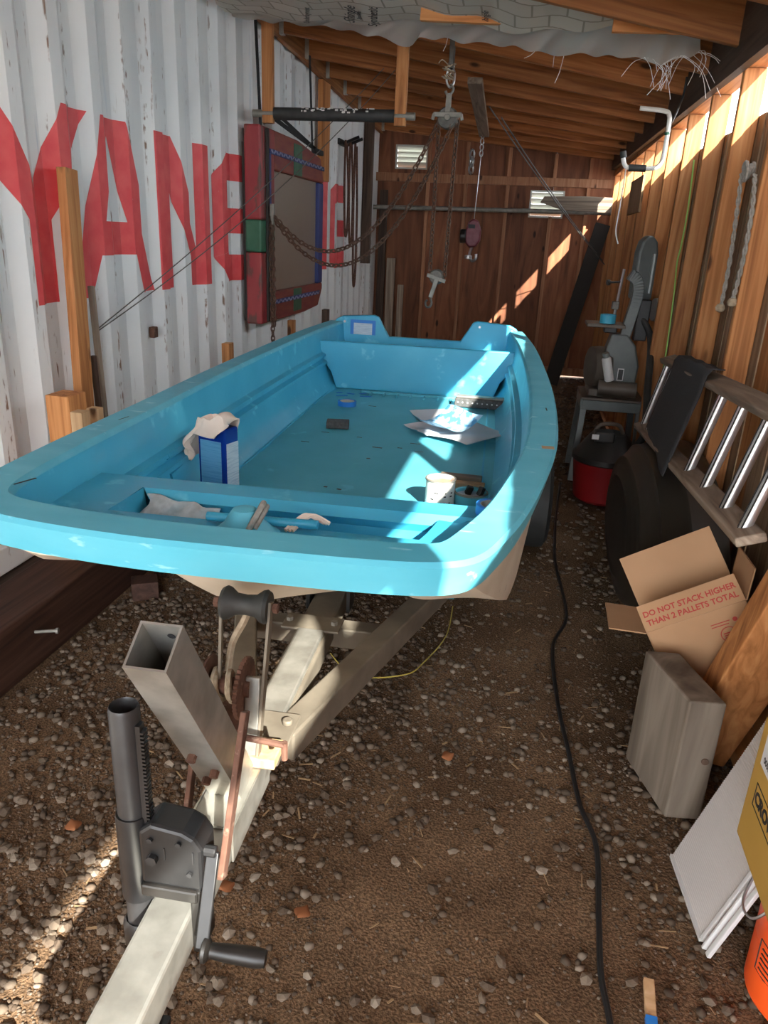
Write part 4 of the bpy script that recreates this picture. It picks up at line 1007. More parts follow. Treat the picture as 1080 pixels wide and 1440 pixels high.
# thin pull ropes
r0 = Vector((XL+.01, 3.135, 1.051))
for k, (e, lab) in enumerate((((-1.2, 6.0, zr(-1.2, 6)-.02), 'upper of two thin ropes from the container to the rafters'), ((-1.12, 6.0, zr(-1.12, 6)-.02), 'lower of two thin ropes from the container to the rafters'))):
    b = MB(); b.tube(sag(r0+Vector((0, 0, -.01*k)), e, .05+.04*k, 20), .0028, 5); tag(root_mesh(b.build('thin_rope', 'wire'), r0), lab, 'rope', 'ropes to the container')
for k, (s_, lab) in enumerate(((at(688, 150, Y=6.2), 'left of two thin lines from the rafters to the far right wall'), (at(705, 165, Y=6.2), 'right of two thin lines from the rafters to the far right wall'))):
    s_.z = min(s_.z, zr(s_.x, 6.2)-.01); e = at(850-k*3, 372-k*6, X=XR-.02); b = MB(); b.tube(sag(s_, e, .03), .005, 5); tag(root_mesh(b.build('thin_line', 'wire'), s_), lab, 'rope', 'lines to the right wall')
# straps and cord hanging on the container beyond the frame
yh = 7.55
sb = thing('strap_hook', 'double black hook on the container holding brown straps', 'hook', (XL+.02, yh, 2.0), world=True)
pz = at(487, 198, X=XL+.1).z
b = MB(); b.bx((XL-.002, yh-.1, pz-.02), (XL+.02, yh+.25, pz+.03)); b.build('plate', 'black_metal', sb)
for d in (.05, .2): MB().cyl((XL+.02, yh+d, pz), (XL+.17, yh+d, pz+.06), .014, n=8).build('prong', 'black_metal', sb)
for k, (d, z1, lab) in enumerate(((-.03, 1.50, 'left brown strap hanging from the black hook on the container'), (.08, 1.42, 'middle brown strap loop hanging from the black hook on the container'), (.20, 1.05, 'right long brown strap hanging from the black hook on the container'))):
    b = MB(); X_ = XL+.06+.02*k; b.tube(cr([(X_, yh+d, pz+.02), (X_+.005, yh+d-.03, (pz+z1)/2), (X_+.01, yh+d+.02, z1), (X_+.02, yh+d+.06, z1+.05), (X_+.015, yh+d+.09, (pz+z1)/2), (X_, yh+d+.06, pz)], 5), .012, 6)
    tag(root_mesh(b.build('brown_strap', 'rust'), (X_, yh+d, pz)), lab, 'strap', 'straps on the hook')
b = MB(); b.bx((XL+.004, 6.75, 1.92), (XL+.05, 6.98, zr(XL, 6.9)-.04)); tag(root_mesh(b.build('wall_board', 'fir_z', bevel=.003), (XL+.03, 6.86, 1.92)), 'orange board hanging on the container behind the painted frame', 'board')
b = MB(); b.bx((XL+.004, 8.55, 1.2), (XL+.10, 8.64, zr(XL, 8.6)-.04)); tag(root_mesh(b.build('corner_post', 'dark_wood_z', bevel=.003), (XL+.05, 8.6, 1.2)), 'dark post on the container near the end wall', 'post')

# ------------------------------------------------------------------ things in the skiff (points given in the boat's own frame)
ZF = FZ+.004
def bthing(name, label, cat, u, v, z, a=0, grp=None): return thing(name, label, cat, bp_(u, v, z), BROT+a, grp)
def bmesh_(b, name, mt, label, cat, u, v, z, a=0, grp=None, **kw):
    o = b.build(name, mt, **kw); o.location = bp_(u, v, z); o.rotation_euler = (0, 0, BROT+a); return tag(o, label, cat, grp)
# solvent can and rag
t = bthing('solvent_can', 'dark blue rectangular solvent can under the rag', 'can', -.44, 1.16, ZF, -.32)
CW, CD, CH = .115, .075, .27
MB().bx((-CW/2, -CD/2, 0), (CW/2, CD/2, CH)).build('body', 'can_blue', t, bevel=.008, seg=3)
MB().bx((-CW/2+.012, -CD/2-.001, .02), (CW/2-.016, -CD/2, CH-.045)).build('label', 'can_label', t)
MB().bx((CW/2, -CD/2+.008, .03), (CW/2+.001, CD/2-.004, CH-.05)).build('label', 'label_pale', t)
MB().bx((CW/2+.001, -CD/2+.03, .035), (CW/2+.0015, CD/2-.012, .055)).build('barcode', 'ink', t)
MB().cyl((0, 0, CH), (0, 0, CH+.02), .018, n=14).build('cap', 'black_plastic', t)
b = MB(); hx_, hy_ = CW/2-.004, CD/2+.004
def drape(s, q):
    x = (s-.78)*.27; y = (q-.52)*.19
    ex = max(0, abs(x)-hx_); ey = max(0, abs(y)-hy_); sx_ = 1 if x > 0 else -1; sy_ = 1 if y > 0 else -1
    drop = math.hypot(ex, ey)
    px_ = min(abs(x), hx_)*sx_+sx_*(ex*.22+.004*(ex > 0)); py_ = min(abs(y), hy_)*sy_+sy_*(ey*.30)
    w = .010*math.sin(38*(x+y))+.008*math.sin(61*(x-y)+1)
    if ex > 0 or ey > 0: px_ += w*(1 if ey > 0 else .2); py_ += w*(1 if ex > 0 else .2)
    z = CH+.026-drop*.92+(.016*math.sin(30*x)*math.cos(26*y)+.012*math.sin(70*x+20*y) if drop == 0 else .004*math.sin(50*(x-y)))
    return (px_, py_, z)
b.grid(drape, 34, 34); bmesh_(b, 'rag', 'rag', 'crumpled pale peach rag draped over the blue solvent can', 'rag', -.44, 1.16, ZF, -.32, solid=.003)
def tape_roll(label, u, v, z, r=.05, h=.026, mt='tape_blue', a=0, grp='rolls of masking tape'):
    t = bthing('tape_roll', label, 'tape', u, v, z, a, grp)
    MB().lathe([(r*.78, 0), (r, 0), (r, h), (r*.78, h)], n=32, close=True).build('tape', mt, t)
    MB().lathe([(r*.74, .0005), (r*.779, .0005), (r*.779, h-.0005), (r*.74, h-.0005)], n=28, close=True).build('core', 'tape_core', t); return t
def fp(px, py, z=FZ): 
    q = Matrix.Rotation(-BROT, 3, 'Z') @ (at(px, py, Z=z)-BO); return q.x, q.y
tape_roll('flat blue tape roll on the boat floor near the bulkhead', *fp(488, 571), ZF, .052)
tape_roll('blue tape roll on the bow deck in the right corner', *fp(694, 722, ZD), ZD-.002, .045, .026)
b = MB().bx((-.055, -.035, 0), (.055, .035, .035)); bmesh_(b, 'sanding_block', 'foam_dark', 'dark grey sanding block alone on the boat floor', 'block', *fp(475, 602), ZF, .15, bevel=.004)
# papers
def sheet(name, mt, label, px, w, h, a, z, curl=.0, grp='loose papers on the boat floor', **kw):
    b = MB(); b.grid(lambda s, q: ((s-.5)*w, (q-.5)*h, z+curl*(s-.4)**2*4+.006*math.sin(6*q+3*s)), 10, 10)
    return bmesh_(b, name, mt, label, 'paper', *fp(*px), ZF, a, grp, **kw)
sheet('paper_sheet', 'white_paper', 'white sheet at the back of the paper pile by the tool case', (625, 590), .30, .34, .35, .009)
sheet('paper_sheet', 'white_paper', 'white sheet at the front of the paper pile reaching into the shade', (655, 614), .36, .32, .9, .018)
sheet('printed_leaflet', 'blue_print', 'curled blue printed leaflet on top of the paper pile', (628, 610), .22, .26, .75, .034, .05)
sheet('red_card', 'red_print', 'red card lying on the white papers', (645, 588), .15, .055, -.12, .022)
sheet('paper_sheet', 'white_paper', 'white sheet sticking out left under the blue leaflet', (608, 607), .2, .24, .6, .013)
# tool case
t = bthing('tool_case', 'long dark socket case with a row of pale dots at the bulkhead', 'case', *fp(675, 574), ZF, -.06)
MB().bx((-.145, -.035, 0), (.145, .035, .05)).build('body', 'foam_dark', t, bevel=.006)
MB().bx((-.14, -.02, .05), (.14, .034, .062)).build('lid', 'alu_dull', t, bevel=.004)
MB().bx((-.146, -.036, .004), (.146, -.0345, .044)).build('front', 'can_blue', t) if False else None
b = MB()
for k in range(10): b.cyl((-.125+k*.0275, -.0355, .028), (-.125+k*.0275, -.0362, .028), .0045, n=8)
split(b, 'pale_dot', 'white_plastic', t)
# paint cans and small things behind the thwart
def pcan(name, label, px, r, h, body, inside, a=0, lid=None):
    t = bthing(name, label, 'can', *fp(*px), ZF, a, 'paint cans behind the thwart')
    MB().lathe([(0, .001), (r, .001), (r, h), (r-.003, h+.003), (r-.006, h), (r-.006, h-.012), (0, h-.014)], n=30).build('body', body, t)
    MB().lathe([(0, h-.012), (r-.007, h-.011)], n=24).build('contents', inside, t); 
    b = MB(); b.lathe([(r, h-.004), (r+.003, h-.002), (r+.003, h+.003), (r-.003, h+.004)], n=30); b.build('rim', 'alu_dull', t); return t
t = pcan('paint_can', 'white paint can with orange residue and handwriting behind the thwart', (617, 714), .052, .105, 'white_paint', 'paint_orange')
b = MB()
random.seed(5)
for k in range(16):
    a = -2.1+random.random()*1.5; z = .03+.012*int(random.random()*4); r = .0524
    b.box((r*math.cos(a), r*math.sin(a), z), (.001, random.uniform(.004, .01), .004), Matrix.Rotation(a, 3, 'Z'))
tag(b.build('handwriting', 'ink', t), kind='stuff')
t = pcan('paint_tub', 'teal rimmed tub holding small black clips beside the paint can', (660, 716), .058, .06, 'boat_floor', 'label_pale')
for dx, dy, a in ((-.012, .01, .4), (.03, .005, 1.0)): 
    b = MB(); b.bx((-.011, -.009, 0), (.011, .009, .032)); o = b.build('binder_clip', 'black_plastic', bevel=.003)
    c_ = fp(660, 716); o.location = bp_(c_[0]+dx, c_[1]+dy, ZF+.049); o.rotation_euler = (.2, .3, a)
    tag(o, 'left small black clip standing in the teal rimmed tub' if dx < 0 else 'right small black clip standing in the teal rimmed tub', 'clip', 'clips in the tub')
for k, (pz, w_, lab, mt) in enumerate((((650, 686), .17, 'nearer sanding stick lying behind the paint can', 'light_wood_z'), ((648, 676), .165, 'farther sanding stick lying behind the paint can', 'grey_wood_x'))):
    b = MB().bx((-w_/2, -.022, 0), (w_/2, .022, .02)); bmesh_(b, 'sanding_stick', mt, lab, 'stick', *fp(*pz), ZF, -.06, 'sanding sticks', bevel=.003)
for k, (px_, lab) in enumerate((((640, 697), 'left small chrome ring clamp beside the paint can'), ((655, 696), 'right small chrome ring clamp beside the paint can'))):
    b = MB(); b.lathe([(.014, 0), (.018, 0), (.018, .012), (.014, .012)], n=20, close=True); b.box((.022, 0, .006), (.016, .008, .008)); bmesh_(b, 'ring_clamp', 'steel', lab, 'clamp', *fp(*px_), ZF, k*1.2, 'ring clamps')
# grey cloth pouch stuffed in the bow well, rope over the horn, twisted strip
b = MB()
def pouch(s, q):
    u = -.385+.20*s; z = .855-.10*s*(.25+.75*q)-.10*q*(1-s*.55)
    return (u+.012*math.sin(9*q+4*s), .500-.035*math.sin(math.pi*q)*(1-.5*s)+.01*math.sin(14*s+5*q), max(z, .72))
b.grid(pouch, 16, 14); bmesh_(b, 'cloth_pouch', 'rag_grey', 'grey cloth bag end hanging in the left corner of the bow well', 'cloth', 0, 0, 0, solid=.008)
b = MB(); P = []
for i in range(26):
    a = math.pi*(i/25)*1.1-.3; P.append(hc+Vector((.022+.018*math.sin(a*1.2), .01-.05*math.cos(a), .03+.042*math.sin(a))))
b.tube(P, .007, 8); b.tube([p+Vector((.007, .003, -.008)) for p in P[4:20]], .006, 8); bmesh_(b, 'bow_rope', 'rope_grey', 'short braided rope looped over the blue bow horn', 'rope', 0, 0, 0)
b = MB(); h2 = Vector((*fp(425, 742, ZD), ZD))
for k in range(3): b.tube(cr([h2+Vector((-.03+.008*k, -.035, .004)), h2+Vector((-.008+.008*k, -.0, .022)), h2+Vector((.01+.008*k, .015, .026)), h2+Vector((.05+.006*k, .01, .012))], 5), .005, 6)
bmesh_(b, 'cloth_strip', 'rag', 'twisted beige cloth strip on the bow deck right of the horn', 'cloth', 0, 0, 0)

# ------------------------------------------------------------------ right side of the shed
# shop vacuum in front of the band saw stand
VC = Vector((.565, 4.62, 0))
t = thing('shop_vacuum', 'red shop vacuum with black lid standing below the band saw', 'vacuum', VC)
MB().lathe([(0, .012), (.15, .012), (.17, .03), (.195, .26), (.197, .27)], n=32).build('tank', 'vac_red', t)
MB().lathe([(.197, .262), (.205, .27), (.205, .30), (.17, .34), (.13, .40), (.10, .435), (0, .44)], n=32).build('lid', 'black_plastic', t)
MB().bx((-.10, -.14, .40), (.02, -.05, .465)).build('switch_box', 'black_plastic', t, bevel=.012)
MB().bx((-.115, -.141, .42), (-.075, -.1405, .45)).build('sticker', 'white_plastic', t)
b = MB(); b.tube(cr([(-.10, -.04, .43), (-.06, -.04, .49), (.04, -.02, .49), (.08, 0, .43)], 5), .012, 8); b.build('handle', 'saw_brown', t)
# band saw
SB = Vector((.60, 5.22, 0))
st = thing('saw_stand', 'grey angle-iron stand under the band saw', 'stand', SB)
w_, d_, h_s = .19, .20, .56
for sx_ in (-1, 1):
    for sy_ in (-1, 1):
        MB().bar((sx_*(w_+.01), sy_*(d_+.02), 0), (sx_*w_*.92, sy_*d_*.92, h_s-.02), .04, .04, up=(0, 1, 0)).build('leg', 'saw_grey', st, bevel=.003)
for sy_ in (-1, 1): MB().bx((-w_, sy_*d_-.012, h_s-.075), (w_, sy_*d_+.012, h_s-.01)).build('rail', 'saw_grey', st, bevel=.003)
for sx_ in (-1, 1): MB().bx((sx_*w_-.012, -d_, h_s-.075), (sx_*w_+.012, d_, h_s-.01)).build('rail', 'saw_grey', st, bevel=.003)
MB().bx((-w_-.01, -d_-.01, h_s-.009), (w_+.01, d_+.01, h_s+.006)).build('top', 'saw_brown', st, bevel=.003)
bs = thing('band_saw', 'grey band saw with tall blade guard standing by the right wall', 'band saw', SB+Vector((0, 0, h_s+.008)), 0)
z_ = 0
MB().bx((-.16, -.16, 0), (.10, .14, .05)).build('base', 'saw_brown', bs, bevel=.008)
MB().lathe([(0, -.065), (.10, -.065), (.135, -.055), (.14, 0), (.135, .055), (.10, .065), (0, .065)], (-.10, .02, .165), (1, .25, 0), 30).build('wheel_case', 'saw_brown', bs)
MB().prism([(-.06, .05), (.14, .05), (.15, .20), (.11, .33), (.05, .40), (-.05, .40), (-.08, .28)], -.06, .07, frame((0, 0, 0), (1, 0, 0), (0, 0, 1))).build('lower_frame', 'saw_grey', bs, bevel=.012)
b = MB(); pts = [(.03, -.03, .36), (.05, -.03, .48), (.07, -.03, .60), (.075, -.03, .68), (.055, -.03, .74), (.01, -.03, .77)]
for a_, c_ in zip(cr(pts, 4)[:-1], cr(pts, 4)[1:]): b.bar(a_-(c_-a_)*.2, c_+(c_-a_)*.2, .07, .07, up=(0, 1, 0))
b.build('arm', 'saw_grey', bs, bevel=.01)
b = MB(); b.prism([(.035, .62), (.165, .62), (.165, .90), (.15, .97), (.115, 1.005), (.085, 1.005), (.05, .97), (.035, .90)], -.05, .035, frame((.0, -.02, 0), (.96, .26, .0), (0, 0, 1))); b.build('blade_guard', 'saw_grey', bs, bevel=.016, seg=3)
b = MB(); b.bx((.13, -.07, .66), (.146, .02, .90)); b.build('guard_seam', 'saw_grey_light', bs, bevel=.004)
MB().prism([(.09, .36), (.17, .36), (.17, .62), (.09, .62)], -.04, .04, frame((0, 0, 0), (1, 0, 0), (0, 0, 1))).build('column', 'black_metal', bs, bevel=.008)
MB().bx((-.22, -.14, .44), (.02, .10, .462)).build('table', 'saw_brown', bs, bevel=.004)
MB().bx((-.10, -.04, .40), (-.02, .04, .44)).build('trunnion', 'black_metal', bs, bevel=.006)
MB().cyl((-.05, -.03, .50), (-.03, -.03, .80), .009, n=10).build('guide_post', 'steel', bs)
MB().bx((-.075, -.05, .55), (-.03, -.01, .60)).build('blade_guide', 'cast_iron', bs, bevel=.005)
b = MB(); b.cyl((-.045, -.03, .72), (-.11, -.05, .715), .007, n=8); b.cyl((-.11, -.05, .715), (-.125, -.055, .713), .018, n=10); b.build('guide_knob', 'black_plastic', bs)
b = MB(); b.lathe([(0, 0), (.07, 0), (.075, .03), (.07, .06), (0, .06)], (.19, 0, .56), (1, .2, 0), 26); b.build('pulley', 'saw_grey_light', bs)
MB().cyl((-.10, -.16, .06), (.14, -.17, .06), .05, n=20).build('motor', 'saw_brown', bs)
MB().bx((.02, -.0725, .10), (.06, -.071, .18)).build('switch_plate', 'white_plastic', bs); MB().bx((.025, -.0735, .106), (.055, -.0726, .174)).build('switch', 'black_plastic', bs)
so_ = SB+Vector((0, 0, h_s+.008))
t = thing('spray_can', 'white spray can leaning on the band saw motor', 'can', so_+Vector((-.035, -.165, .112)), rot=(.12, -.28, 0))
MB().lathe([(0, 0), (.03, 0), (.03, .145), (.024, .155), (0, .157)], n=22).build('body', 'white_plastic', t); MB().lathe([(.022, .156), (.022, .185), (0, .186)], n=18).build('cap', 'saw_grey_light', t)
t = thing('tape_roll', 'teal tape roll standing on the band saw table', 'tape', so_+Vector((-.09, -.07, .464)), group='rolls of masking tape')
MB().lathe([(.04, 0), (.05, 0), (.05, .055), (.04, .055)], n=26, close=True).build('tape', 'tape_teal', t)
b = MB(); b.tube(cr([so_+Vector(q) for q in ((.13, -.02, .50), (.19, -.10, .38), (.17, -.42, .12), (.16, -.62, -.12), (.10, -.66, -.2))], 8), .022, 10)
tag(root_mesh(b.build('vacuum_hose', 'black_rubber'), so_), 'black ribbed hose drooping from the band saw to the vacuum', 'hose')
# black moulded tub on edge
TC = Vector((.772, 3.22, .355)); b = MB(); n = 48; prof_ = []
for k in range(15):
    f = k/14; r = math.sin(f*math.pi/2)**.62; prof_.append((r, (1-f**2.2)))
def tubp(f, a):
    r = math.sin(f*math.pi/2)**.62; dep = .30*(1-f**2.4); rib = .016*max(0, math.cos(f*30))**3 if f > .22 else 0
    return TC+Vector((-dep-rib*.8, .76*r*math.cos(a), (.355+rib*.3)*r*math.sin(a)))
vs = []; m = 30
for k in range(m+1):
    for i in range(n): vs.append(tubp(k/m, 2*math.pi*i/n))
b.add(vs, [(k*n+i, k*n+(i+1) % n, (k+1)*n+(i+1) % n, (k+1)*n+i) for k in range(m) for i in range(n)], True)
tag(root_mesh(b.build('plastic_tub', 'tub_black', solid=.004), (TC.x, TC.y, 0)), 'large black ribbed plastic tub on edge below the ladder', 'tub')
# ladder on its side
t = thing('ladder', 'ladder with bright aluminium rungs lying on edge on the black tub', 'ladder', (.62, 2.8, .7), world=True)
lo0, lo1 = Vector((.62, 3.88, .665)), Vector((.60, 1.85, .835)); up0, up1 = Vector((.69, 3.86, 1.0)), Vector((.67, 1.85, 1.125))
for p, q in ((lo0, lo1), (up0, up1)): MB().bar(p, q, .026, .075, up=(1, 0, .35)).build('rail', 'grey_wood_y', t, bevel=.006)
for f in (.035, .125, .36, .60, .73, .86, .96):
    a_ = lo0.lerp(lo1, f); c_ = up0.lerp(up1, f)
    b = MB(); b.cyl(a_, c_, .016, n=12); o = b.build('rung', 'alu', t)
    b = MB()
    for da in (-.6, .1, .8): b.cyl(a_+Vector((-.016*math.cos(da), -.016*math.sin(da), 0)), c_+Vector((-.016*math.cos(da), -.016*math.sin(da), 0)), .0022, n=5)
    tag(b.build('groove', 'black_metal', o), kind='stuff')
# cloth over the upper rail
b = MB(); c0 = up0.lerp(up1, .185); c1 = up0.lerp(up1, .52)
def clth(s, q):
    base = c0.lerp(c1, s); dn = (lo0-up0).normalized()
    if q < .12: p = base+Vector((.05*(1-q/.12)-.028, 0, .042))
    else: p = base+dn*((q-.12)*(.33+.10*s))+Vector((-.030-.004*math.sin(9*s)-.01*q, 0, .042*(1-min(1, (q-.12)*8))))
    p.z += .003*math.sin(20*s)
    return p
b.grid(clth, 14, 20); tag(root_mesh(b.build('black_cloth', 'cloth_black', solid=.005), c0), 'black woven cloth folded over the upper ladder rail', 'cloth')
# boxes, slab, timber
BX = thing('cardboard_box', 'open brown cardboard box with red print behind the weathered slab', 'box', (.66, 2.3, .02))
w_, d_, h_b = .295, .20, .34; e_ = .004
BR_ = Matrix.Rotation(math.radians(-30), 3, 'Y') @ Matrix.Rotation(math.radians(-4), 3, 'X'); BX.rotation_euler = BR_.to_euler()
BX.location = Vector((.455, 2.12, .405))-BR_ @ Vector((-w_/2, -d_/2, h_b))
for nm, a_, c_ in (('front', (-w_/2, -d_/2, 0), (w_/2, -d_/2+e_, h_b)), ('back', (-w_/2, d_/2-e_, 0), (w_/2, d_/2, h_b)), ('side', (-w_/2, -d_/2, 0), (-w_/2+e_, d_/2, h_b)), ('side', (w_/2-e_, -d_/2, 0), (w_/2, d_/2, h_b)), ('bottom', (-w_/2, -d_/2, 0), (w_/2, d_/2, e_))): MB().bx(a_, c_).build(nm, 'cardboard', BX)
def flap(o, x, y, L_, w2, nm='flap'):
    m = frame(o, x, y); return MB().prism([(0, 0), (L_, 0), (L_, w2), (0, w2)], 0, e_, m).build(nm, 'cardboard', BX)
flap((-w_/2, -d_/2, h_b), (1, 0, 0), (0, .62, .78), w_, .085); flap((-w_/2, d_/2, h_b), (1, 0, 0), (0, .30, .95), w_, .17)
flap((-w_/2, d_/2, h_b), (0, -1, 0), (-.85, 0, .5), d_, .11); flap((w_/2, -d_/2, h_b), (0, 1, 0), (.55, 0, .85), d_, .10)
nrm = Vector((1, 0, 0)).cross(Vector((0, .62, .78)).normalized())
text('DO NOT STACK HIGHER', .0245, frame(Vector((.0, -d_/2, h_b))+Vector((0, .62, .78)).normalized()*.052+nrm*.0046, (1, 0, 0), (0, .62, .78)), 'ink_red', BX, bold=.0006)
text('THAN 2 PALLETS TOTAL', .0245, frame(Vector((.0, -d_/2, h_b))+Vector((0, .62, .78)).normalized()*.024+nrm*.0046, (1, 0, 0), (0, .62, .78)), 'ink_red', BX, bold=.0006)
fm = lambda x, z: frame((x, -d_/2-.0006, z), (1, 0, 0), (0, 0, 1))
b = MB(); b.lathe([(.022, 0), (.0245, 0), (.0245, .0006), (.022, .0006)], (.07, -d_/2-.0007, h_b-.085), (0, 1, 0), 28, close=True); b.build('print_ring', 'ink_red', BX)
b = MB()
for zz in (.080, .087, .094): b.bx((.055, -d_/2-.0007, h_b-zz-.0018), (.085, -d_/2-.0001, h_b-zz+.0018))
b.bx((.03, -d_/2-.0007, h_b-.044), (.085, -d_/2-.0001, h_b-.0415)); b.bx((.03, -d_/2-.0007, h_b-.053), (.08, -d_/2-.0001, h_b-.0505)); split(b, 'print_line', 'ink_red', BX); b = MB(); b.cyl((.10, -d_/2-.0007, h_b-.044), (.10, -d_/2, h_b-.044), .007, n=14); b.build('print_dot', 'ink_red', BX)
mu_ = lambda x, z: frame((x, -d_/2-.0006, z), (-1, 0, 0), (0, 0, -1))
text('L09071', .026, mu_(.11, h_b-.135), 'ink_red', BX, bold=.0005); text('HYBRID L', .026, mu_(.10, h_b-.172), 'ink_red', BX, bold=.0005)
# weathered slab
fpnts = [(.446, 2.05), (.526, 1.803), (.624, 1.815), (.544, 2.062)]
b = MB(); b.prism(fpnts, 0, .385); root = root_mesh(b.build('timber_slab', 'slab_wood', bevel=.006), (.53, 1.93, 0)); tag(root, 'weathered grey timber slab standing on end on the gravel', 'slab')
MB().cyl((.60, 1.8105, .20), (.60, 1.8085, .20), .010, n=14).build('knot', 'dark_wood_z', root)
# leaning orange timber
t0 = Vector((.665, 2.10, .04)); t1 = Vector((.79, 1.80, .98)); b = MB(); b.bar(t0, t1, .15, .10, up=(0, 1, 0)); root = root_mesh(b.build('leaning_timber', 'fir_z', bevel=.005), t0); tag(root, 'thick orange timber leaning towards the right wall beside the slab', 'timber')
# ribbed white panel
t = thing('ribbed_panel', 'white finely ribbed plastic panel leaning at the foot of the mustard box', 'panel', (.53, 1.53, 0), world=True)
q0, q1 = Vector((.524, 1.657, .004)), Vector((.549, 1.405, .004)); up_ = Vector((.30, .01, .95)).normalized(); Lp = .60
b = MB(); nrb = 90
nv = (q1-q0).cross(up_).normalized(); nv = nv if nv.x < 0 else -nv
def rp(s, q): return q0.lerp(q1, s)+up_*(q*Lp)+nv*(.0012*(1 if int(round(q*nrb*2)) % 2 else -1))
b.grid(rp, 1, nrb*2, smooth=False); b.build('ribbed_sheet', 'white_sheet', t, solid=.003)
al = (q1-q0).normalized()
for off, wd, th in ((0.0, .012, .012), (.022, .008, .020), (.040, .014, .010)):
    p = q1+al*off; MB().bar(p, p+up_*Lp, th, wd, up=al).build('edge_channel', 'white_plastic', t, bevel=.002)
MB().bar(q0-Vector((0, 0, 0))+nv*.002, q1+nv*.002, .010, .010).build('bottom_trim', 'white_plastic', t)
# orange bucket with the mustard box on it
t = thing('bucket', 'orange plastic bucket with black print under the mustard box', 'bucket', (.735, 1.30, 0))
MB().lathe([(0, .004), (.112, .004), (.118, .012), (.128, .34), (.133, .342), (.134, .366), (.126, .368), (.12, .02), (0, .012)], n=40).build('body', 'bucket_orange', t)
for z in (.31, .335): MB().lathe([(.127, 0), (.135, .003), (.135, .008), (.127, .011)], (0, 0, z), n=40).build('rib', 'bucket_orange', t)
def wrap(body, sz, ang, z, bold=0):
    r = .118+.01*(z/.34)+.0025; x = (-math.sin(ang), math.cos(ang), 0)
    return text(body, sz, frame((r*math.cos(ang), r*math.sin(ang), z), x, (0, 0, 1)), 'ink', t, bold=bold)
b = MB(); ang = math.pi+.55
def onb(du, z, k=.0008):   # a point on the bucket's wall
    r = .118+.010*(z/.34)+k; a_ = ang+du/.125; return Vector((r*math.cos(a_), r*math.sin(a_), z))
b.tube([onb(.022*math.cos(q), .215+.03*math.sin(q)) for q in np.linspace(0, 2*math.pi, 24)[:-1]], .0016, 5, closed=True); b.build('warning_ring', 'ink', t)
b = MB(); b.tube([onb(-.016, .235), onb(0, .215), onb(.016, .195)], .0016, 5); b.build('warning_slash', 'ink', t)
b = MB(); b.tube([onb(-.004, .232), onb(.002, .222), onb(.006, .205)], .004, 6); b.build('warning_figure', 'ink', t)
b = MB()
b.tube([onb(x, z) for x, z in ((-.05, .09), (-.02, .09), (.02, .09), (.05, .09), (.05, .17), (.02, .17), (-.02, .17), (-.05, .17))], .0014, 5, closed=True)
for z in (.102, .115, .128, .141, .154): b.tube([onb(x, z) for x in np.linspace(-.04, .04, 6)], .0018, 4)
split(b, 'print_line', 'ink', t)
b = MB(); b.tube(cr([(-.12, .06, .33), (-.17, .0, .25), (-.16, -.04, .24), (-.125, -.05, .30)], 6), .003, 6); b.build('handle', 'steel', t)
t = thing('mustard_box', 'open mustard carton with black lettering sitting on the orange bucket', 'box', (.54, 1.02, .372), world=True)
x0, x1, y0_, y1_, z0, z1 = .54, .90, 1.00, 1.352, .372, .655; XRb = .865
for nm, a_, c_ in (('left_side', (x0, y0_, z0), (x0+e_, y1_, z1)), ('right_side', (XRb-e_, y0_, z0), (XRb, y1_, z1)), ('near_side', (x0, y0_, z0), (XRb, y0_+e_, z1)), ('far_side', (x0, y1_-e_, z0), (XRb, y1_, z1)), ('bottom', (x0, y0_, z0), (XRb, y1_, z0+e_))): MB().bx(a_, c_).build(nm, 'mustard', t)
mf = lambda y, z: frame((x0-.0006, y, z), (0, -1, 0), (0, 0, 1))
text('CROWN', .036, mf(1.238, .50), 'ink', t, bold=.0014); text('B', .03, mf(1.135, .50), 'mustard', t, bold=.002, depth=.0012)
MB().prism([(-1.165, .478), (-1.06, .478), (-1.06, .524), (-1.165, .524), (-1.15, .50)], x0-.0008, x0-.0002, Matrix(((0, 0, 1, 0), (-1, 0, 0, 0), (0, 1, 0, 0), (0, 0, 0, 1)))).build('print_block', 'ink', t)
b = MB()
for a_, c_ in (((1.315, .475), (1.055, .477)), ((1.315, .525), (1.055, .527)), ((1.315, .475), (1.313, .527)), ((1.057, .475), (1.055, .527))): b.bx((x0-.001, a_[0], a_[1]), (x0, c_[0], c_[1]))
split(b, 'print_line', 'ink', t)
MB().bx((x0-.0008, 1.225, .565), (x0, 1.325, .645)).build('shipping_label', 'white_paper', t)
text('0055950C', .018, mf(1.275, .583), 'ink', t, bold=.0006); MB().bx((x0-.0012, 1.25, .61), (x0-.0008, 1.29, .638)).build('barcode', 'saw_grey', t)
b = MB()
for y_, z__ in ((1.20, .63), (1.17, .615), (1.13, .60), (1.10, .585)): b.tube([(x0-.0008, y_+.009*math.cos(q), z__+.011*math.sin(q)) for q in np.linspace(.4, 5.6, 10)], .0015, 4)
split(b, 'chalk_mark', 'white_paint', t)
# stake and cords on the ground
p = at(912, 1378, Z=.02); b = MB(); b.bar(p, p+Vector((-.014, -.20, -.008)), .022, .014); root = root_mesh(b.build('wooden_stake', 'light_wood_z', bevel=.002), p); tag(root, 'short pale wooden stake lying at the bottom edge on the gravel', 'stake')
MB().bar(p+Vector((-.0065, -.085, -.002)), p+Vector((-.0080, -.115, -.0035)), .0225, .0145).build('blue_paint', 'tape_blue', root)
cp = [(.33, 4.9), (.29, 4.3), (.272, 3.9), (.268, 3.551), (.303, 3.011), (.239, 2.713), (.243, 2.334), (.272, 2.024), (.293, 1.803), (.328, 1.648), (.318, 1.419), (.311, 1.267), (.321, 1.156), (.33, .95)]
b = MB(); b.tube(cr([(x, y, gz(x, y)+.014) for x, y in cp], 8), .0072, 8); tag(root_mesh(b.build('power_cord', 'cord_black'), (.27, 2.5, 0)), 'black power cord snaking along the dirt floor', 'cord')
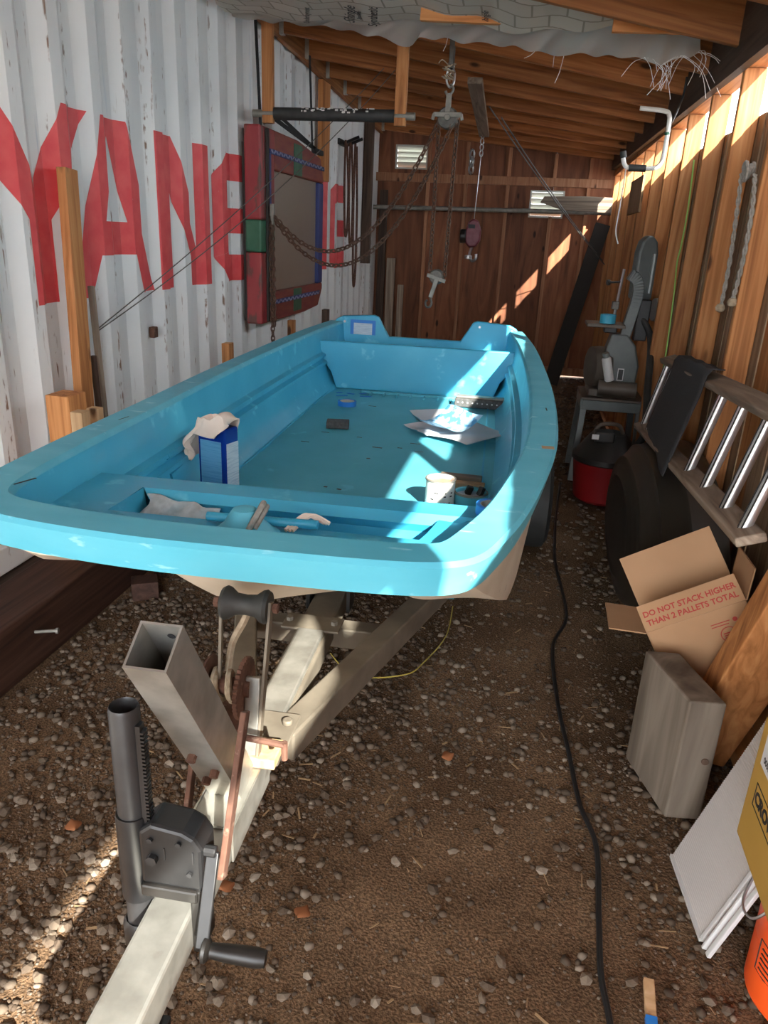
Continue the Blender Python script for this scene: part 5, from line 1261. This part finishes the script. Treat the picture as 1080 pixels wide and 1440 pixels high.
cp = [at(637, 850, Z=.012), at(628, 890, Z=.012), at(598, 925, Z=.012), at(570, 943, Z=.012), at(500, 946, Z=.01), at(465, 915, Z=.012)]
b = MB(); b.tube(cr([(p.x, p.y, gz(p.x, p.y)+.012) for p in cp], 6), .0025, 5); tag(root_mesh(b.build('yellow_string', 'string_yellow'), cp[2]), 'thin yellow string lying on the gravel beside the trailer rail', 'string')
for px, lab in (((1014, 1152), None),):
    pass
random.seed(9)
for k, (px, lab) in enumerate((((612, 640+640), 'orange dry leaf on the dirt right of the jack crank'), ((318, 1245), 'brown dry leaf beside the trailer strut'), ((102, 1155), 'tan dry leaf on the dirt left of the jack'), ((630, 1057), 'orange leaf on the gravel right of the trailer rail'))):
    px = (425, 1282) if k == 0 else px
    p = at(*px, Z=.012); b = MB(); b.grid(lambda s, q: (.022*(s-.5)*2*math.sin(math.pi*min(max(q, .04), .96)), .02*(q-.5)*2, .004+.006*math.sin(3*s)), 6, 8)
    o = b.build('dry_leaf', 'leaf'); o.location = (p.x, p.y, gz(p.x, p.y)+.012); o.rotation_euler = (.1, .1, random.uniform(0, 6)); tag(o, lab, 'leaf', 'dry leaves')

# ------------------------------------------------------------------ on the right wall
b = MB(); Xw = XR-.012
pts = [at(902, 152, X=.60), at(936, 157, X=.66), at(940, 163, X=.67), at(938, 180, X=.68), at(930, 222, X=.70), at(924, 234, X=.70), at(912, 237, X=.70), at(884, 235, X=.69), at(879, 230, X=.69), at(876, 215, X=.69)]
pp = at(936, 157, X=.66); 
pts = [at(900, 152, Y=5.0), at(934, 156, Y=5.0), at(941, 162, Y=5.0), at(940, 180, Y=5.0), at(932, 222, Y=5.0), at(925, 234, Y=5.0), at(912, 237, Y=5.0), at(886, 236, Y=5.0), at(878, 231, Y=5.0), at(876, 216, Y=5.0)]
t = thing('bent_tube', 'white bent metal tube with dark grip hooked under the rafters', 'tube', pts[4], world=True)
MB().tube(cr(pts, 5), .013, 10).build('tube', 'white_paint', t)
MB().tube([at(908, 237, Y=5.0), at(884, 236, Y=5.0)], .020, 12).build('grip', 'black_rubber', t); MB().tube([at(877, 222, Y=5.0), at(876, 213, Y=5.0)], .018, 12).build('end_cap', 'black_rubber', t)
MB().tube([at(938, 186, Y=4.998), at(938, 190, Y=4.998)], .0145, 10).build('green_band', 'frame_green', t)
# rope loop on a nail
rl = thing('rope_loop', 'grey braided rope loop hanging on a stud of the right wall', 'rope', (Xw, 3.1, 1.3), world=True)
def twist(b, pts, r):
    P = cr(pts, 14)
    for ph in (0, math.pi): b.tube([p+Vector((r*.7*math.cos(i*.9+ph), r*.7*math.sin(i*.9+ph), 0)) for i, p in enumerate(P)], r*.72, 6)
yq = 3.18-.03
def wp_(px): q = at(*px, X=Xw); return Vector((Xw, q.y, q.z))
b = MB(); twist(b, [wp_((1043, 245)), wp_((1036, 300)), wp_((1026, 370)), wp_((1014, 430))], .007); b.build('left_strand', 'rope_grey', rl)
b = MB(); twist(b, [wp_((1062, 245)), wp_((1057, 300)), wp_((1044, 370)), wp_((1031, 420))], .007); b.build('right_strand', 'rope_grey', rl)
b = MB(); K = wp_((1053, 241))
for k in range(7): b.tube([K+Vector((-.012+.005*k*(k % 2), .028*math.cos(a_)+.012*(k-3)*.4, .022*math.sin(a_)+.004*(k-3))) for a_ in np.linspace(0, 5.5, 12)], .007, 6)
b.build('knot', 'rope_grey', rl)
b = MB()
for a_ in (wp_((1013, 433)), wp_((1030, 425))): b.lathe([(0, -.02), (.016, -.012), (.02, 0), (.014, .014), (0, .018)], a_, (0, 0, 1), 12)
split(b, 'end_knot', 'rope', rl)
b = MB(); P = [wp_((976, 225)), wp_((968, 290)), wp_((958, 345)), wp_((952, 370)), wp_((947, 420)), wp_((936, 500)), wp_((928, 545))]
b.tube(cr(P, 6), .004, 5); tag(root_mesh(b.build('green_string', 'string_green'), P[0]), 'bright green string hanging down the right wall studs', 'string')
b = MB(); P = [at(880, 238, Y=5.03), at(876, 265, Y=5.03), at(870, 300, Y=5.03), at(866, 325, Y=5.03), at(869, 343, Y=5.03)]
b.tube(cr(P, 6), .004, 5); tag(root_mesh(b.build('white_string', 'string_white'), P[0]), 'white string dangling from the grip of the bent tube', 'string')
b = MB(); P = [at(966, 108, X=.70), at(962, 130, X=.70), at(955, 150, X=.70), at(948, 165, X=.70), at(944, 172, X=.70), at(945, 162, X=.70)]
b.tube(cr(P, 6), .006, 6); tag(root_mesh(b.build('bungee_cord', 'cord_black'), P[0]), 'dark bungee cord hanging from the ledger above the windows', 'cord')
p = at(893, 275, X=XR-.01); b = MB(); b.bx((XR-.02, 6.55, 1.76), (XR-.002, 7.35, 2.03)); tag(root_mesh(b.build('plywood_patch', 'light_wood_z', bevel=.002), (XR-.01, 6.9, 1.76)), 'pale plywood patch nailed across the far studs', 'panel')
